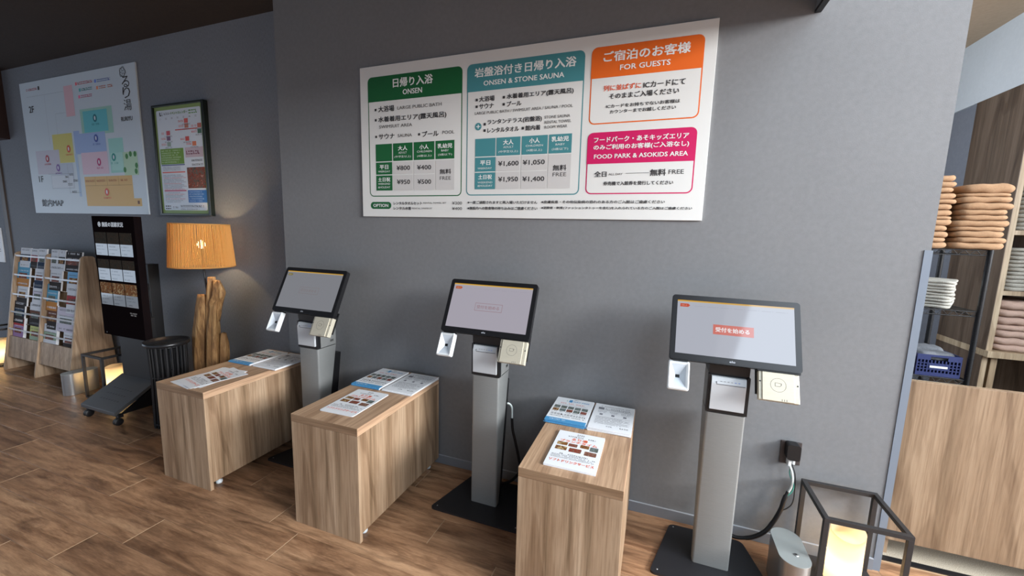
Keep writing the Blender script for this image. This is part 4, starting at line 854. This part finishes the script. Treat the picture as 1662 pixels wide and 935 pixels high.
# ================================================================ counter panel, towel shelves, towels
cp = B().box(1.106, 3.54, .127, .152, .092, .912, OAK_COUNTER_SHADE).done('counter_panel', bevel=.0015); tag(cp, 'wide oak counter panel right of the grey wall', 'counter')
B().box(1.106, 3.54, .152, .155, .886, .912, OAK_PALE).done('edge_band', cp)
B().box(3.44, 3.5, .152, .30, 0, .91, OAK_Z).box(1.15, 1.19, .153, .30, 0, .89, OAK_Z).done('support', cp)
sh = thing('shelf_cabinet', (2.6, 1.65, 0), 'tall oak shelf cabinet holding folded towels and cloths', 'cabinet')
XS, YF, YB = 2.18, 1.44, 1.955
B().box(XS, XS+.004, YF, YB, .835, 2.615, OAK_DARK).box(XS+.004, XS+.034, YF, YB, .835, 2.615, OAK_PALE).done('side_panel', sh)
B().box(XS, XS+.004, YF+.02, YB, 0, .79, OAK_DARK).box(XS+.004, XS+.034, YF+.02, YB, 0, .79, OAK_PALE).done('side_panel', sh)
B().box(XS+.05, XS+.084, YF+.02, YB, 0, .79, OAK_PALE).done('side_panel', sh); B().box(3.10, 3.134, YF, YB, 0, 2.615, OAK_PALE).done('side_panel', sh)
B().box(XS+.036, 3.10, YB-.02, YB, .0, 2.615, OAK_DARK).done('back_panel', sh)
B().box(XS-.002, 3.134, YF-.03, YB, .79, .834, OAK_PALE).done('worktop', sh, bevel=.001)
for z in (1.222, 1.628, 2.04, 2.45): B().box(XS+.035, 3.10, YF+.002, YB-.021, z, z+.030, OAK_PALE).done('shelf', sh)
def folded(name, x0, x1, y0, y1, z, h, mat, seed, droop=.0, r=None):
    rnd_ = random.Random(seed); n = 9; m = 9; vs = []; hx, hy = (x1-x0)/2, (y1-y0)/2; cx, cy = (x0+x1)/2, (y0+y1)/2; ph = [rnd_.uniform(0, 6.28) for _ in range(4)]
    prof = []
    for i in range(9):
        t = math.pi*(-.5+i/8); prof.append((1-(.5*h/hy)*(1-abs(math.cos(t))**.7), .5+.5*math.sin(t)*(1 if abs(math.sin(t)) > .99 else abs(math.sin(t))**.2)))
    k = 40
    for q, zz in prof:
        for i in range(k):
            a = 2*math.pi*i/k; ca, sa = math.cos(a), math.sin(a); e = 12.; rr = 1/((abs(ca)**e+abs(sa)**e)**(1/e))
            x = cx+(hx-.5*h*(1-q*1.0)*0)*rr*ca*(1-(1-q)*hy/hx); y = cy+hy*rr*sa*q
            wv = .10*h*math.sin(ph[0]+x*30)*(zz-.5)+.06*h*math.sin(ph[1]+x*70+y*10)
            vs.append((x, y+.02*h*math.sin(ph[2]+x*45), z+h*zz*.985+wv*(1 if 0 < zz < 1 else .4)))
    vs += [(cx, cy, z+h*.985), (cx, cy, z+.001)]; L = len(prof)
    fs = [(i*k+j, i*k+(j+1) % k, (i+1)*k+(j+1) % k, (i+1)*k+j) for i in range(L-1) for j in range(k)]
    fs += [((L-1)*k+j, (L-1)*k+(j+1) % k, L*k) for j in range(k)]+[((j+1) % k, j, L*k+1) for j in range(k)]
    return B().add(vs, fs, mat, None, True).done(name, origin=(cx, cy, z))
# wire rack
wr = thing('wire_rack', (1.4, .95, 0), 'black wire rack behind the counter, stacked with towels', 'rack'); WX0, WX1, WY0, WY1 = 1.0, 1.715, .75, 1.15
for x in (WX0, WX1):
    for y in (WY0, WY1):
        b = B().tube([(x, y, .001), (x, y, 1.545)], .0125, BLACK, 10)
        for q in range(30): b.tube([(x, y, .06+.05*q), (x, y, .064+.05*q)], .0138, BLACK, 10)
        b.done('post', wr)
SHZ = (1.530, 1.185, .785, .15)
for z in SHZ:
    b = B()
    for y in (WY0, WY1):
        for dz in (0, -.028): b.tube([(WX0, y, z-.004+dz), (WX1, y, z-.004+dz)], .0032, BLACK, 6)
        for q in range(14): x = WX0+.01+q*(WX1-WX0-.02)/14; d = (WX1-WX0-.02)/14; b.tube([(x, y, z-.004), (x+d/2, y, z-.032), (x+d, y, z-.004)], .0022, BLACK, 5)
    for x in (WX0, WX1):
        for dz in (0, -.028): b.tube([(x, WY0, z-.004+dz), (x, WY1, z-.004+dz)], .0032, BLACK, 6)
    for q in range(28): x = WX0+.012+q*(WX1-WX0-.024)/27; b.tube([(x, WY0, z-.003), (x, WY1, z-.003)], .0022, BLACK, 5)
    b.done('wire_shelf', wr)
def towel_stack(name, x0, x1, y0, y1, z, hs, mat, where, what, grp, cat, jx=.012):
    n = len(hs); rr_ = random.Random(hash((round(x0, 2), round(z, 2))) & 0xffff)
    words = ['lowest', 'second', 'third', 'fourth', 'fifth', 'sixth', 'seventh', 'eighth', 'ninth', 'tenth', 'eleventh', 'twelfth', 'thirteenth', 'fourteenth']
    for i, h in enumerate(hs):
        a, b_ = rr_.uniform(-jx, jx), rr_.uniform(-jx, jx)
        lab = ('topmost %s %s' % (what, where)) if i == n-1 else ('lowest %s %s' % (what, where) if i == 0 else '%s %s from the bottom %s' % (words[i], what, where))
        o = folded(name, x0+a, x1+b_, y0+rr_.uniform(-.006, .006), y1, z, h*.985, mat, rr_.random()); tag(o, lab, cat, grp); z += h
ht = [.036, .029, .036, .023, .034, .029, .029, .037, .033, .018, .052]
towel_stack('folded_towel', 1.545, 1.765, .735, 1.06, 1.5305, ht, TOWEL, 'of the right stack on the wire rack', 'tan towel', 'tan towels of the right stack', 'towel')
hl = [.034, .027, .034, .034, .033, .016, .037, .033, .024, .035, .031, .030, .034]
towel_stack('folded_towel', 1.285, 1.528, .735, 1.06, 1.5305, hl, TOWEL, 'of the left stack on the wire rack', 'tan towel', 'tan towels of the left stack', 'towel')
for i in range(9):
    o = folded('folded_cloth', -.13, .13, -.14, .14, 0, .0175, CLOTH, i*1.3); o.location = (1.545+random.uniform(-.005, .005), .93, 1.186+i*.0178); o.rotation_euler.z = math.radians(-28+random.uniform(-4, 4))
    tag(o, ('topmost grey-white cloth of the stack on the middle wire shelf' if i == 8 else '%s grey-white cloth from the bottom on the middle wire shelf' % ORD[i]), 'cloth', 'grey-white cloths on the middle wire shelf')
# crate
cr = thing('crate', (1.575, .9, .786), 'blue lattice crate with white tag on the low wire shelf', 'crate'); BC = col(36, 46, 92, .5); cx0, cx1, cy0, cy1, cz0, cz1 = 1.482, 1.684, .752, 1.06, .7855, .912
B().box(cx0, cx1, cy0, cy1, cz0, cz0+.006, BC).done('bottom', cr)
for nm, y in (('front', cy0), ('back', cy1-.005)):
    b = B().box(cx0, cx1, y, y+.005, cz0+.006, cz0+.022, BC).box(cx0, cx1, y, y+.005, cz1-.012, cz1, BC)
    for a_, c_ in ((cx0, cx0+.062), (cx1-.062, cx1)): b.box(a_, c_, y, y+.005, cz1-.032, cz1-.012, BC)
    for q in range(13): x = cx0+q*(cx1-cx0-.006)/12; b.box(x, x+.006, y, y+.005, cz0+.022, cz1-.032, BC)
    for q in range(3): z = cz0+.036+q*.018; b.box(cx0, cx1, y+.001, y+.004, z, z+.006, BC)
    b.box(cx0+.058, cx0+.146, y-.0006 if y == cy0 else y, y+.005, cz0+.040, cz0+.074, BC); b.done('side_wall', cr)
for x in (cx0, cx1-.005): B().box(x, x+.005, cy0+.005, cy1-.005, cz0+.006, cz1, BC).done('side_wall', cr)
B().box(cx0+.062, cx0+.142, cy0-.0014, cy0-.0007, cz0+.050, cz0+.062, WHITE_P).done('tag', cr)
for i in range(3):
    o = folded('rolled_garment', -.085, .085, -.05, .05, 0, .05, CLOTHD, i*2.1); o.location = (1.575+random.uniform(-.006, .006), .815+.085*i, .873+.014*(i % 2)); o.rotation_euler.z = math.radians(random.uniform(-8, 8))
    tag(o, ('slate garment at the front of the blue crate', 'slate garment in the middle of the blue crate', 'slate garment at the back of the blue crate')[i], 'clothing', 'slate garments in the blue crate')
towel_stack('folded_towel', 1.30, 1.475, .755, 1.0, .7855, [.045, .042, .040], TOWELP, 'left of the blue crate', 'pink towel', 'pink towels left of the blue crate', 'towel', .003)
towel_stack('folded_towel', 2.225, 2.52, 1.455, 1.86, .8345, [.044, .052, .050, .036, .058, .048, .062], TOWELP, 'in the lowest cabinet compartment', 'pinkish towel', 'pink towels in the oak cabinet', 'towel', .008)
def cloths(z, n, h, where):
    for i in range(n):
        o = folded('folded_cloth', 2.228+random.uniform(-.004, .006), 2.53+random.uniform(-.01, .01), 1.452+random.uniform(0, .012), 1.86, z+i*h, h*.97, CLOTH, i*.7+z)
        tag(o, ('topmost grey-green cloth in the ' if i == n-1 else ORD[i]+' grey-green cloth from the bottom in the ')+where, 'cloth', 'folded cloths in the '+where)
cloths(1.2525, 11, .0265, 'middle cabinet compartment'); cloths(1.6585, 12, .028, 'upper cabinet compartment')
